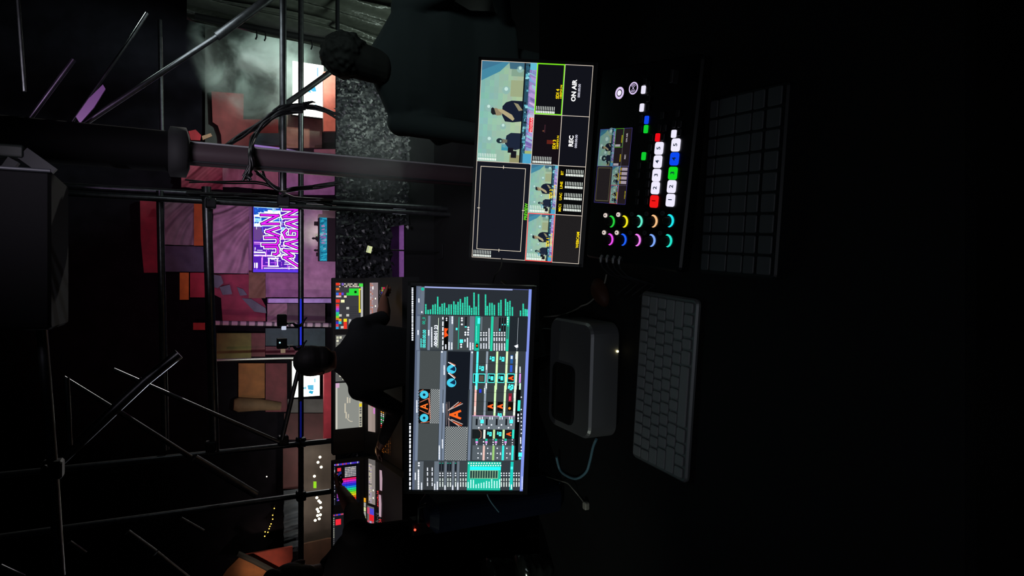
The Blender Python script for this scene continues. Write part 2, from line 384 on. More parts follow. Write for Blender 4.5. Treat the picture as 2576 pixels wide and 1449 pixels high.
# second pane
rk(K5, 545, 955, 838, 1449, '#10141b', 4); rk(K6, 520, 0, 812, 532, '#10141b', 4); rk(K6, 515, 534, 803, 972, '#8a8f90', 4); hatch(K6, 515, 534, 803, 972, 15)
for cy in (1185, 1360):
    cv.disc(*K5(600, cy), .0118, '#3ab0cc', 5, 18, .98, 1.0); cv.ppoly([px5(575, cy), px5(640, cy - 45), px5(652, cy), px5(640, cy + 25)], '#0c2440', 6)
for y0, y1 in ((1095, 1140), (1235, 1300)): cv.pline([px5(560, y0), px5(640, y1)], .002, '#d8e8f0', 6); cv.pline([px5(580, y0), px5(650, y1 - 10)], .0015, '#c07050', 6)
letterA(K6, 648, 378, 62, '#f05a1c', 6, .0055)
for P_ in (((560, 320), (740, 235)), ((560, 320), (690, 215)), ((600, 440), (740, 500)), ((560, 430), (700, 528)), ((540, 215), (560, 525)), ((530, 240), (532, 515)), ((568, 210), (570, 530))):
    cv.pline([px6(*P_[0]), px6(*P_[1])], .0022 if P_[1][0] > 600 else .0010, '#b09a94' if P_[1][0] > 600 else '#887878', 6)
for P_ in (((640, 280), (720, 220)), ((620, 470), (730, 520))): cv.pline([px6(*P_[0]), px6(*P_[1])], .002, '#e05828', 7)
# clip grid
for K, A0, A1, o_ in ((K5, 952, 1449, 0), (K6, 0, 392, -22)):
    rk(K, 875 + o_, A0, 1465 + o_, A1, '#2e3436', 3)
    for i, (x0, c_) in enumerate(((918, TB), (1043, '#7d8894'), (1173, '#b8d8a0'), (1300, '#c0d8a8'), (1430, '#c8d0c0'))):
        rk(K, x0 + o_, A0, x0 + 27 + o_, A1, c_ if K is K5 or i else '#d8a8a0', 4)
    yy = A0 + 160 if K is K5 else 88
    while yy < A1: rk(K, 900 + o_, yy - 1.5, 1460 + o_, yy + 1.5, '#15191c', 5); yy += 122
for cx, cy in ((1045, 1150), (1045, 1390), (1430, 1180), (1430, 1010)): dashes(K5, cx + 8, cy + 40, cy - 30, 12, '#f0fff0', 6)
for cx, cy in ((905, 300), (1030, 60), (1415, 120), (1415, 330), (1290, 310), (1165, 310)): dashes(K6, cx, cy + 40, cy - 30, 12, '#f0fff0', 6)
def camicon(K, cx, cy, s=30): rk(K, cx - s * .2, cy - s * 1.0, cx + s, cy + s, TB, 6); cv.disc(*K(cx - s * .75, cy - s * .1), .0024, TB, 6, 9); cv.disc(*K(cx - s * .75, cy - s * .9), .0018, TB, 6, 9); cv.disc(*K(cx + s * .3, cy - s * .1), .0016, '#0c4a50', 7, 8)
for cx, cy in ((1130, 1050), (1258, 1053), (992, 1175), (1375, 1412)): camicon(K5, cx, cy)
for cx0, cx1 in ((880, 915), (945, 1038), (1070, 1163), (1197, 1290), (1325, 1420)): rk(K5, cx0, 1240, cx1, 1360, TB, 5); rk(K5, cx0 + 7, 1250, cx1 - 7, 1350, '#12161a', 6)
rk(K5, 960, 1262, 1020, 1340, '#4a4038', 7)
for cx in (1115, 1243): cv.mb and camicon(K5, cx, 1300, 27)
rk(K5, 1100, 1250, 1150, 1350, '#12161a', 6)
for cx in (1115, 1243): rk(K5, cx - 5, 1275, cx + 28, 1328, TB, 8)
letterA(K5, 1372, 1300, 25, '#f05018', 8, .0032)
rk(K5, 1360, 1130, 1392, 1220, '#2850b8', 6); rk(K5, 1365, 1000, 1400, 1110, '#24508a', 6); rk(K5, 1370, 1010, 1395, 1050, '#c0d0e8', 7)
for cx in (975,): rk(K6, cx - 15, 45, cx + 15, 92, '#2030c0', 6)
for cx in (1105, 1232): rk(K6, cx - 35, 212, cx + 35, 328, '#0c0a0a', 5); letterA(K6, cx, 270, 27, '#f05a20', 7, .0035)
rk(K6, 1335, 212, 1400, 328, '#100806', 5); cv.disc(*K6(1355, 295), .0035, '#f08020', 7); rk(K6, 1340, 100, 1385, 205, '#701828', 6); rk(K6, 1350, 140, 1368, 195, '#e84060', 7)
camicon(K6, 1362, 32, 27); camicon(K6, 1228, 385, 24)
# mixer
rk(K6, 870, 395, 1425, 570, '#5c656c', 4); rk(K6, 870, 392, 1425, 400, '#b080b0', 5)
for x0 in (975, 1355): rk(K6, x0, 442, x0 + 45, 490, TB, 6)
for x0 in (915, 1045, 1175, 1300): rk(K6, x0, 430, x0 + 25, 515, '#101418', 5); dashes(K6, x0 + 55, 440, 405, 12, WH, 6); dashes(K6, x0 + 85, 440, 405, 12, WH, 6); cv.disc(*K6(x0 + 40, 548), .002, WH, 6, 8); cv.disc(*K6(x0 + 75, 510), .002, WH, 6, 8)
rk(K6, 870, 570, 1425, 692, '#15191b', 4); rk(K6, 870, 692, 1425, 780, '#30353a', 4); rk(K6, 870, 780, 1425, 972, '#4a5258', 4)
for i, x0 in enumerate((1005, 1130, 1255, 1380)):
    rk(K6, x0 + 8, 572, x0 + 36, 690, ('#c8d0c8', '#a8c890', '#a8c890', '#30c8b4')[i], 5); rk(K6, x0, 780, x0 + 28, 972, ('#c8a49c', '#88b46a', '#30d0c8', '#30d0c8')[i], 5)
    rk(K6, x0 - 92, 690, x0 - 62, 722, TE, 5); rk(K6, x0 - 92, 722, x0 - 62, 750, '#c080c8', 5); dashes(K6, x0 - 78, 772, 755, 14, WH); dashes(K6, x0 + 12, 775, 700, 14, WH, 5, 14, 22)
    for cy in (815, 880, 940): cv.disc(*K6(x0 - 60, cy), .0017, WH, 6, 8)
    dashes(K6, x0 - 18, 900, 870, 14, WH)
for cx, cy in ((1095, 630), (1222, 630)): camicon(K6, cx, cy, 27)
letterA(K6, 1345, 630, 24, '#f05018', 7, .003); cv.pline([px6(955, 570), px6(985, 600), px6(985, 670), px6(960, 690)], .0012, '#a07060', 6)
rk(K6, 1428, 0, 1482, 972, '#040507', 4); rk(K6, 1460, 190, 1495, 330, '#30d0c0', 5); dashes(K6, 1467, 470, 350, 18, WH, 5, 30, 16); rk(K5, 1480, 1240, 1502, 1360, '#c080d0', 5); dashes(K5, 1492, 1230, 1150, 14, WH, 6); rk(K5, 1480, 1365, 1502, 1449, '#b8d8c8', 5)
rk(K6, 1470, 870, 1518, 925, TB, 6); cv.disc(*K6(1490, 948), .003, TB, 6, 10)
for cy in (150, 310, 370, 420, 470, 520, 570, 620, 800, 845): cv.disc(*K6(1508, cy), .0018, WH, 6, 8)
dashes(K6, 1500, 755, 670, 15, WH)
# layer list on the left
rk(K6, 120, 985, 232, 1368, '#4e555c', 3); rk(K6, 232, 985, 372, 1368, '#2d3134', 3); dashes(K6, 170, 1350, 1090, 18, WH, seg=24, gap=4); dashes(K6, 128, 1225, 1130, 14, WH); dashes(K6, 210, 1355, 1260, 14, WH)
for cx in (175,): cv.disc(*K6(cx, 1008), .0024, WH, 5, 8); cv.disc(*K6(cx, 1040), .0024, WH, 5, 8)
for cx in (287, 348):
    for cy in (1285, 1225, 1150, 1090): dashes(K6, cx, cy + 20, cy - 25, 14, WH)
rk(K6, 372, 985, 805, 1368, '#33383c', 3)
for x0 in (372, 505, 605, 668): rk(K6, x0, 985, x0 + (62 if x0 < 400 else 30), 1368, '#59626c', 4)
for x0, y1 in ((380, 1275), (415, 1250), (515, 1295), (615, 1295), (682, 1260)): dashes(K6, x0, 1355, y1, 15, WH)
for x0 in (450, 485, 552, 585, 652, 718, 752, 787, 1248, 1282, 1315, 1350, 1412, 1445, 1478):
    dashes(K6, x0, 1315, 1255, 14, '#e0f0e8'); dashes(K6, x0, 1240, 1205, 14, '#d0e0d8'); cv.disc(*K6(x0, 1170), .0018, WH, 5, 8); cv.disc(*K6(x0, 1140), .0018, WH, 5, 8)
    if x0 < 700: rk(K6, x0 - 12, 1010, x0 + 12, 1110, '#141820', 5); rk(K6, x0 - 8, 1005, x0 + 8, 1014, TE, 6)
rk(K6, 805, 990, 1240, 1365, '#17a48a', 5); rk(K6, 838, 1055, 1242, 1100, '#20d8d8', 6); rk(K6, 838, 1102, 1205, 1208, '#8fb48c', 6)
for k in range(11):
    rk(K6, 842 + k * 33, 1107, 868 + k * 33, 1203, '#1f3a38', 7)
for k in range(13): dashes(K6, 817 + k * 34, 1332, (1255, 1225, 1225, 1285, 1275, 1262, 1258, 1240, 1250, 1215, 1240, 1242, 1218)[k], 14, '#c8fff8', 6); cv.disc(*K6(822 + k * 34, 1010), .0018, WH, 6, 8); cv.disc(*K6(855 + k * 32, 1040), .0018, WH, 6, 8)
rk(K6, 1362, 990, 1400, 1358, '#16b0a4', 5); rk(K6, 1368, 1055, 1400, 1088, TB, 6); dashes(K6, 1380, 1345, 1285, 14, WH, 6)
dashes(K6, 1520, 1350, 1180, 12, '#c0c8ff', 4)
cv.mb.build('display', screen_mat('lit_display_left', 1.45), mon, paint=True)

# ---- right monitor: multiview
mon2, cv = monitor('multiview_monitor', (.339, 1.573, .910), -9.4, -29.9, -.9, .531, .2987,
                   'monitor with a white-lined multiview of a DJ camera feed, REC and ON AIR tiles')
LN = '#cfc2b4'
def meters(a, b, w, h, n=11, col='#e8f0e8'):
    """audio meter scale: short white ticks with little numbers"""
    for k in range(n):
        y = b + h * (k + .5) / n
        cv.rect(a + w * .45, y - h / n * .16, a + w, y + h / n * .16, col, 6); cv.rect(a, y - h / n * .36, a + w * .34, y + h / n * .36, col, 6)
def person_blob(cx, cy, s, A, B, col='#20283a'):
    pass
def feed(a0, b0, a1, b1):
    """the camera picture of the two people behind the DJ table"""
    def T(u, v): return (a0 + (a1 - a0) * u, b0 + (b1 - b0) * v)
    def rc(u0, v0, u1, v1, col, lay): cv.rect(*T(u0, v0), *T(u1, v1), col, lay)
    def pl(pts, col, lay): cv.poly([T(*p) for p in pts], col, lay)
    N = 16; rr = random.Random(3)
    for i in range(N):
        for j in range(10):
            u0, u1, v0, v1 = i / N, (i + 1) / N, j * .083, (j + 1) * .083
            k = 1 - abs(u0 - .35) * .5; w = min(1, v0 * 1.3)
            c = (0.34 + .14 * k + .16 * w, .56 + .12 * k + .03 * w, .58 + .06 * k - .08 * w)
            c = lin(tuple(x * (1 + rr.uniform(-.03, .03)) * .98 + .03 for x in c)); cv.rect(*T(u0, v0), *T(u1, v1), c, 2)
    pl([(.80, 0), (1, 0), (1, .52), (.90, .34)], '#3f7f98', 3); pl([(.90, 0), (1, 0), (1, .42)], '#3a6e8a', 4)
    pl([(.93, .52), (1, .50), (1, .80), (.93, .78)], '#3c6478', 4); rc(.66, .55, .82, .78, '#94a07c', 3); rc(.86, .55, .93, .8, '#7d9a86', 3)
    for (u, v, r) in ((.22, .21, .022), (.54, .17, .02), (.36, .45, .018), (.72, .47, .024), (.93, .70, .02), (.20, .50, .03)):
        s_ = (a1 - a0) * .531
        cv.disc(*T(u, v), r * s_ * 1.7, '#86aca4', 4, 14); cv.disc(*T(u + .012, v), r * s_ * .8, '#b8d8d0', 5, 10)
    rc(0, .6, .08, .86, '#8c8a64', 3); rc(.12, .44, .18, .56, '#3d8ca0', 4)
    # right person, arms folded, chin on hand
    pl([(.62, .80), (.62, .58), (.60, .48), (.56, .42), (.47, .42), (.41, .48), (.405, .62), (.42, .80)], '#161c2c', 6)
    pl([(.53, .25), (.54, .30), (.525, .37), (.50, .42), (.47, .41), (.465, .33), (.48, .25)], '#8a7c62', 7); pl([(.545, .24), (.53, .215), (.49, .215), (.47, .25), (.475, .31), (.535, .27)], '#1c1e22', 8)
    pl([(.53, .33), (.51, .36), (.42, .62), (.44, .65), (.48, .60), (.53, .42)], '#a89c78', 8); pl([(.60, .62), (.52, .72), (.53, .79), (.59, .70)], '#8a8468', 8)
    # left person in a cap holding headphones
    pl([(.30, .80), (.30, .60), (.27, .52), (.19, .50), (.14, .58), (.13, .70), (.16, .86), (.27, .86)], '#1c2436', 6)
    cv.disc(*T(.215, .40), (a1 - a0) * .531 * .026, '#1a2832', 7, 14, 1, 1.25); pl([(.19, .44), (.235, .44), (.23, .54), (.20, .54)], '#6a6a5a', 7); cv.disc(*T(.212, .42), (a1 - a0) * .531 * .010, '#9ac0b8', 8, 10)
    rc(.10, .56, .15, .66, '#15141c', 7); rc(.05, .62, .12, .72, '#15141c', 7)
    # table edge, equipment and the shiny cloth
    rc(0, .78, 1, .885, '#26485a', 5); rc(0, .775, 1, .80, '#0e141c', 7)
    for k in range(60): u = rr.random(); rc(u, .80 + rr.random() * .05, u + .012 + rr.random() * .02, .83 + rr.random() * .05, rr.choice(('#5aa8b8', '#16222c', '#8cd0d8', '#2c5a70')), 8)
    rc(.93, .86, 1, .90, '#0a0c10', 6); rc(0, .87, 1, 1, '#8a7cb4', 5)
    for k in range(70):
        u = rr.random(); w_ = .008 + rr.random() * .03; v0 = .87 + rr.random() * .06
        pl([(u, v0), (u + w_, v0), (u + w_ - .02, 1.0), (u - .03, 1.0)], rr.choice(('#a88cc8', '#6a9cc8', '#c0a8d0', '#6a5aa0', '#8ac0cc', '#70609c')), 8)
    rc(0, .84, .10, 1, '#4a9cc0', 9); rc(.10, .87, .13, 1, '#9cac6c', 9); rc(.93, .88, 1, 1, '#5ab0c8', 9)
cv.rect(0, 0, 1, 1, '#0b0c12', 0)
feed(.5, 0, 1, .5); feed(.25, .5, .5, .75); feed(0, .5, .25, .75)
cv.rect(0, 0, .5, .5, '#14161e', 2); cv.rect(0, .75, .25, 1, '#1e1c1d', 2); cv.rect(.25, .75, .5, 1, '#08080a', 2); cv.rect(.5, .75, 1, 1, '#101118', 2); cv.rect(.5, .5, .75, .75, '#120d12', 2); cv.rect(.75, .5, 1, .75, '#0e0f14', 2)
cv.rect(.66, .60, .70, .61, '#3a2028', 3); cv.rect(.605, .63, .625, .70, '#5a2018', 3); cv.rect(.665, .585, .672, .60, '#6a4030', 3)
t = .0014
cv.frame(0, 0, 1, 1, t, LN, 9); cv.rect(0, .5 - .003, 1, .5 + .003, LN, 9); cv.rect(0, .75 - .003, 1, .75 + .003, LN, 9); cv.rect(.5 - .0015, 0, .5 + .0015, 1, LN, 9)
cv.rect(.25 - .0015, .5, .25 + .0015, 1, LN, 9); cv.rect(.75 - .0015, .5, .75 + .0015, 1, LN, 9)
cv.frame(.045, .04, .475, .455, t, '#e0d4c0', 9)
for a, b in ((.26, .04), (.26, .455)): cv.rect(a - .0015, b - .012, a + .0015, b + .012, '#e0d4c0', 10)
for a, b in ((.045, .25), (.475, .25)): cv.rect(a - .008, b - .0025, a + .008, b + .0025, '#e0d4c0', 10)
cv.frame(0, .5, .25, .75, .0022, '#f03c3c', 11); cv.frame(.75, .5, 1, .75, .0028, '#78e020', 11)
cv.text('PREVIEW', .255, .492, .0115, '#68e020', 12, 'c', .02); cv.rect(.66, .46, .73, .495, '#e02030', 12)
cv.text('PROGRAM', .695, .49, .0088, '#ffb0b0', 13, 'c', .02)
YL = '#ffdd10'
for a, st in ((.125, 'SDI 1'), (.375, 'SDI 2'), (.625, 'SDI 3'), (.875, 'SDI 4')):
    cv.text(st, a - .045, .712, .0115, YL, 12, 'l', .025); cv.text('1080P59.94', a - .045, .738, .0078, YL, 12, 'l', .015)
cv.text('WEBCAM', .125, .985, .0105, YL, 12, 'c', .025)
for a, st in ((.277, 'MIC1'), (.335, 'UAC'), (.393, 'LINE'), (.455, 'BT')): cv.text(st, a + .008, .80, .0098, YL, 12, 'c', .02); meters(a - .006, .82, .034, .165)
cv.text('REC', .625, .868, .0165, '#ffffff', 12, 'c', .035); cv.text('000:00:00', .625, .905, .0090, '#d8d8e8', 12, 'c', .015)
cv.text('ON AIR', .875, .862, .0165, '#ffffff', 12, 'c', .035); cv.text('000:00:00', .875, .90, .0090, '#d8d8e8', 12, 'c', .015)
for a, b, w_, h_ in ((.006, .01, .034, .17), (.506, .01, .034, .17), (.006, .51, .034, .175), (.256, .51, .034, .175), (.506, .51, .034, .175), (.756, .51, .034, .175)): meters(a, b, w_, h_)
cv.mb.build('display', screen_mat('lit_display_bright', 1.15), mon2, paint=True)

# ------------------------------------------------------------------ video switcher
swR = rotm(-9, 10, 0); sX, sY, sZ = swR.col[0], swR.col[1], swR.col[2]
swc = PZ(1612, 415, .80)
cv = Canvas(swc, sX, sY, .46, .25)
sw = thing('video_switcher', (swc.x, swc.y, DZ), 'black video switcher with numbered glowing keys, crescent-lit knobs and a small screen', 'video switcher')
def on(x, y, h=0.0): a, b = cv.inv(x, y); return swc + sX * ((a - .5) * .46) + sY * ((.5 - b) * .25) + sZ * h
pL = on(1612, 668); pR = on(1612, 160); pT = on(1492, 415); pB = on(1740, 415)
bw = (pR - pL).length; bh = (pT - pB).length; bc = (swc + sX * ((cv.inv(1612, 668)[0] + cv.inv(1612, 160)[0]) / 2 - .5) * .46 + sY * (.5 - (cv.inv(1492, 415)[1] + cv.inv(1740, 415)[1]) / 2) * .25)
g = MB(); g.rbox(bc - sZ * .018, (bw, bh, .036), r=.012, rot=swR); g.build('body', mat('switcher_shell', '#101216', .35, bump=.03, bscale=500), sw)
for sx in (-1, 1):
    g = MB(); q = bc + sX * sx * bw * .42 + sY * bh * .38 - sZ * .036; g.tube([q, (q.x, q.y, DZ + .001)], .012); g.build('foot', BLACK, sw)
# its own little screen: a small copy of the multiview
cs = Canvas(on(1543, 414, .0015), sX, sY, 1, 1)
A = [on(1497, 512), on(1510, 330), on(1592, 317), on(1575, 512)]
scw = ((A[1] - A[0]).length + (A[2] - A[3]).length) / 2; sch = ((A[3] - A[0]).length + (A[2] - A[1]).length) / 2
sc_c = (A[0] + A[1] + A[2] + A[3]) / 4 + sZ * .0012
_main = cv; cv = Canvas(sc_c, sX, sY, scw, sch, .00008)
cv.rect(0, 0, 1, 1, '#2a2226', 0); feed(.5, 0, 1, .5); feed(.25, .5, .5, .75); feed(0, .5, .25, .75)
cv.rect(0, 0, .5, .5, '#2b2628', 2)
cv.frame(0, 0, 1, 1, .0008, '#5048b0', 9); cv.frame(.03, .04, .48, .46, .0007, '#a8a070', 9); cv.rect(.5, 0, .505, 1, '#8080c0', 9); cv.rect(0, .5, 1, .506, '#8080b0', 9); cv.rect(.5, .75, 1, .756, '#a09a98', 9)
cv.frame(0, .5, .25, .75, .001, '#e04060', 10); cv.frame(.75, .5, 1, .75, .001, '#60d030', 10); cv.rect(.25, .5, .253, 1, '#8a80a0', 9)
for k in range(4): cv.rect(.27 + k * .058, .80, .31 + k * .058, .97, '#c8b8c8', 9); cv.rect(.27 + k * .058, .76, .31 + k * .058, .79, '#d0b020', 10)
for a, st in ((.625, 'REC'), (.875, 'ON AIR')): cv.text(st, a, .88, .0062, '#e8e0e8', 11, 'c', .03)
for a, b in ((.06, .73), (.31, .73), (.56, .73), (.81, .73)): cv.rect(a, b - .03, a + .10, b, '#c8b020', 11)
cv.text('WEBCAM', .125, .98, .0045, '#e0d020', 11, 'c', .02)
for a, b in ((.51, .52), (.76, .52)): cv.rect(a, b, a + .03, b + .16, '#c8c0c8', 11)
cv.mb.build('display', screen_mat('lit_display_dim', .62), sw, paint=True)
cv = _main
def key(x, y, w, h, col, st=None, s=1.0, hh=.004, name='key', dim=False):
    c = on(x, y, hh / 2); g = MB(); c_ = tuple(v * s for v in lin(col))
    g.rbox(c, (w, h, hh), r=min(w, h) * .22, rot=swR, n=3)
    g.c = [c_] * len(g.f)
    # slightly darker skirt
    if st:
        vs, fs = text_geo(st, .02); wv = max(v[0] for v in vs); z = .62 * h
        base = on(x, y, hh + .0003)
        g.add([base + sX * ((v[0] - wv / 2) * z) + sY * ((v[1] - .36) * z) for v in vs], fs, lin('#10203a' if col != '#f01818' else '#700000'))
    k = g.build(name, screen_mat('lit_key', 1.0), sw, paint=True) if not dim else g.build(name, mat('unlit_key', '#2c2c30', .4), sw)
    return k
KW, KH = .0285, .0245
WK = '#f0ecff'
for x, y, col, st in ((1647, 507, '#f01818', '1'), (1650, 473, WK, '2'), (1653, 441, WK, '3'), (1656, 407, WK, '4'), (1659.4, 373.4, WK, '5'),
                      (1688, 504, WK, '1'), (1691, 469.5, WK, '2'), (1694, 436, '#10d820', '3'), (1698, 400, '#0a48f0', '4'), (1701.4, 365, WK, '5')):
    key(x, y, KW, KH, col, st, 1.0)
SMALL = ((1620, 226, WK), (1616, 271, WK), (1628, 302, '#1048f0'), (1626.3, 325, '#10d030'), (1620.6, 393, '#10d030'))
for x, y, col in SMALL: key(x, y, .0185, .0125, col, None, .95)
key(1655.6, 346, .0185, .013, '#f00c18'); key(1696.5, 337, .0175, .014, WK)
for x, y in ((1632, 212), (1624, 205), (1633, 224), (1632, 248), (1630, 270), (1614, 300), (1612, 325), (1640, 346), (1636, 372), (1634, 395), (1633, 416), (1632, 440), (1630, 463), (1629, 485), (1627, 507),
             (1609, 416), (1606, 440), (1605, 485), (1603, 507), (1668, 345), (1660, 322), (1673, 322), (1667, 290), (1710, 333), (1697, 312), (1711, 312), (1706, 285)):
    key(x, y, .016, .0105, '#333333', None, 1, .003, 'key', True)
def ringpts(x, y, r, h, a0=0, a1=360, n=28):
    c = on(x, y, h); return [c + (sX * math.cos(math.radians(a0 + (a1 - a0) * k / n)) + sY * math.sin(math.radians(a0 + (a1 - a0) * k / n))) * r for k in range(n + 1)]
for x, y, kind in ((1561, 234.5, 0), (1596, 222.5, 1)):
    c_ = Canvas(on(x, y, .0035), sX, sY, 1, 1, .0003); col = '#d8c4ee'
    g0 = MB(); g0.tube([on(x, y, -.001), on(x, y, .0030)], .0155, 24); rb_ = g0.build('round_button', BLACK, sw)
    c_.disc(.5, .5, .0145, col, 0, 28); c_.disc(.5, .5, .0088 if kind == 0 else .0112, '#08080c', 1, 24)
    if kind == 0: c_.disc(.5, .5, .0066, '#f4ecff', 2, 24)
    else:
        c_.disc(.5, .5, .0022, col, 3, 12)
        for r in (.0052, .0085):
            for a0 in (-50, 130): c_.line([(.5 + r * math.cos(math.radians(a0 + 100 * k / 8)), .5 + r * math.sin(math.radians(a0 + 100 * k / 8))) for k in range(9)], .0012, col, 3)
    c_.mb.build('button_light', screen_mat('lit_key', 1.0), rb_, paint=True)
KN = [(1538.7, 557.4, '#28d040'), (1571.4, 557.4, '#f4e820'), (1607.7, 557, '#68f0d0'), (1644.8, 556.5, '#f8c088'), (1685.3, 555.6, '#20e8f0'),
      (1535.2, 602.2, '#f050f0'), (1568, 603, '#2060f8'), (1603.4, 604, '#f080f0'), (1639.6, 605, '#80a8f8'), (1681, 605.7, '#28e8d0')]
for i, (x, y, col) in enumerate(KN):
    r = .0150
    # knob sits in the opening of its crescent of light
    cx_ = x - 3; kb = MB()
    kb.tube([on(cx_, y, 0), on(cx_, y, .004), on(cx_, y, .013), on(cx_, y, .0145)], [.0095, .0095, .0078, .006], 20); kn_ = kb.build('knob', MATTE, sw)
    c_ = Canvas(on(x - 2, y, .0012), sX, sY, 1, 1, .0003)
    out = [(r * math.cos(math.radians(a)), r * math.sin(math.radians(a))) for a in range(-150 - 12, 31 + 12 - 30 + 10, 9)]
    # outer arc bulges towards the operator, inner arc closer: a crescent thickest at the bottom
    A0, A1, n = math.radians(192), math.radians(368), 20
    outer = [(r * math.cos(A0 + (A1 - A0) * k / n), r * math.sin(A0 + (A1 - A0) * k / n)) for k in range(n + 1)]
    rin = r * .84; off = (-.0008, .0040)
    inner = [(off[0] + rin * math.cos(A0 + (A1 - A0) * k / n), off[1] + rin * math.sin(A0 + (A1 - A0) * k / n)) for k in range(n + 1)]
    for k in range(n):
        q = [outer[k], outer[k + 1], inner[k + 1], inner[k]]; c_.mb.add([c_.at(.5 + p[0], .5 - p[1], 1) for p in q], [(0, 1, 2, 3)], lin(col))
    c_.mb.build('light_ring', screen_mat('lit_key', 1.0), kn_, paint=True)
DOTS = [(1524, 541.8), (1556.4, 540), (1591, 538.7), (1627.5, 538), (1667.7, 536.6), (1520.5, 585), (1552.5, 585.3), (1586.6, 585.8), (1622.9, 585.8), (1662, 586.3)]
for i, (x, y) in enumerate(DOTS):
    g = MB(); lit = i % 5 < 2; g.tube([on(x, y, 0), on(x, y, .003)], .0055, 14); mb_ = g.build('mute_button', emit('lit_mute', '#e8d8d0', .9) if lit else mat('unlit_mute', '#55585c', .4), sw)
    c_ = Canvas(on(x, y, .0033), sX, sY, 1, 1); c_.disc(.5, .5, .0018, '#0c0c0c' if lit else '#101418', 0, 10); c_.mb.build('icon', paint_mat('icon_print'), mb_, paint=True)
g = MB(); g.rbox(on(1705, 195, .012), (.030, .008, .020), r=.003, rot=swR); g.build('fader_lever', mat('lever_grey', '#3c3c40', .4), sw)
# jack plugs and cables on its left side
for i, (x, y) in enumerate(((1515, 648), (1530, 648), (1546, 650), (1561, 652))):
    p0 = on(x, y - 6, .0); d = -sX
    t_ = thing('jack_plug', p0, ('topmost', 'second', 'third', 'lowest')[i] + ' of the four curved metal jack plugs at the left side of the video switcher', 'jack plug', 'jack plugs in the video switcher')
    g = MB(); g.tube([p0, p0 + d * .008 + sZ * .004, p0 + d * .018 + sZ * .003], [.0032, .0036, .003], 10); g.build('sleeve', SILVER, t_)
    q0 = p0 + d * .018 + sZ * .003; e = Vector((q0.x - .05, q0.y - .01 * i, DZ + .004))
    g = MB(); g.tube([q0, q0 + d * .012 - Vector((0, 0, .006)), q0 + d * .03 - Vector((0, 0, .03)), e, e + Vector((-.03, .06, 0))], .0022, 8); g.build('cable', mat('grey_cable', '#3a3c3e', .4), t_)

# ------------------------------------------------------------------ light keyboard on the desk
kR = rotm(-5.4, 0, 0); kx, ky = kR.col[0], kR.col[1]; kc = Vector((-.228, 1.237, DZ))
kb = thing('computer_keyboard', kc, 'slim pale grey computer keyboard on the desk under the left monitor', 'keyboard')
g = MB(); g.rbox(kc + Vector((0, 0, .008)), (.426, .202, .014), r=.014, rot=kR, n=5); g.build('keyboard_body', mat('pale_aluminium', '#8a8c8e', .45, metal=.3), kb)
KEYM = mat('pale_keycap', '#a8aaac', .55, bump=.02, bscale=300)
rows = [[1] * 14, [1] * 13 + [1.6], [1.5] + [1] * 13, [1.8] + [1] * 11 + [1.8], [2.3] + [1] * 10 + [2.3], [1, 1, 1, 1.3, 5.2, 1.3, 1, 1, 1, 1]]
for ri, rw in enumerate(rows):
    W_ = .410; un = W_ / sum(rw); x = -W_ / 2; yc = .092 - (ri + .5) * .184 / 6
    for w_ in rw:
        g = MB(); cc = kc + kx * (x + w_ * un / 2) + ky * yc + Vector((0, 0, .0175)); g.rbox(cc, (w_ * un - .004, .184 / 6 - .004, .005), r=.004, rot=kR, n=2)
        g.build('keycap', KEYM, kb); x += w_ * un

# ------------------------------------------------------------------ dark pad controller, nearest to the camera
q = [PZ(1757, 690, DZ + .03), PZ(1785, 225, DZ + .03), PZ(1985, 225, DZ + .03), PZ(1945, 700, DZ + .03)]
pc_ = (q[0] + q[1] + q[2] + q[3]) / 4; pw = ((q[1] - q[0]).length + (q[2] - q[3]).length) / 2; ph = ((q[3] - q[0]).length + (q[2] - q[1]).length) / 2
pd = (q[1] - q[0]).normalized(); pyaw = math.degrees(math.atan2(pd.y, pd.x)); pR = rotm(pyaw, 0, 0); px_, py_ = pR.col[0], pR.col[1]
pcn = Vector((pc_.x, pc_.y, DZ))
pad = thing('pad_controller', pcn, 'dark flat pad controller with long grey columns, on the desk below the video switcher', 'pad controller')
g = MB(); g.rbox(pcn + Vector((0, 0, .015)), (pw, ph, .028), r=.01, rot=pR); g.build('controller_body', mat('controller_shell', '#1c1e22', .5), pad)
PADM = mat('controller_pad', '#5a5c60', .5, bump=.03, bscale=200)
for c in range(9):
    for r_, (y0, y1) in enumerate(((.02, .13), (.15, .38), (.40, .60), (.62, .76), (.80, .97))):
        g = MB(); x0 = (c + .06) / 9; x1 = (c + .94) / 9
        cc = pcn + px_ * ((x0 + x1) / 2 - .5) * pw * .97 + py_ * (.5 - (y0 + y1) / 2) * ph * .95 + Vector((0, 0, .031)); g.rbox(cc, ((x1 - x0) * pw * .97, (y1 - y0) * ph * .95, .004), r=.003, rot=pR, n=2)
        g.build('pad', PADM, pad)

# ------------------------------------------------------------------ silver computer box
bR = rotm(-3, 0, 0); bx = thing('compact_computer', (-.245, 1.52, DZ), 'rounded silver compact computer with a lit power light, below the left monitor', 'computer')
g = MB(); g.rbox((-.240, 1.522, DZ + .056), (.305, .215, .09), r=.035, rot=bR, n=6, rz=.006); g.build('case', SILVER, bx)
g = MB(); g.tube([(-.24, 1.522, DZ + .001), (-.24, 1.522, DZ + .011)], .095, 24); g.build('base_ring', MATTE, bx)
pl_ = PY(1554, 884, 1.409); g = MB(); g.ball(pl_, .0028); g.build('power_light', emit('power_led', '#fff0b0', 5), bx)
g = MB(); g.rbox((-.29, 1.545, DZ + .1055), (.16, .11, .008), r=.02, rot=bR); o = g.build('flat_black_box', MATTE, None, origin=(-.29, 1.545, DZ + .1015)); tag(o, 'flat matte black box lying on top of the silver computer', 'card reader')  # flat matte black slab on the case top

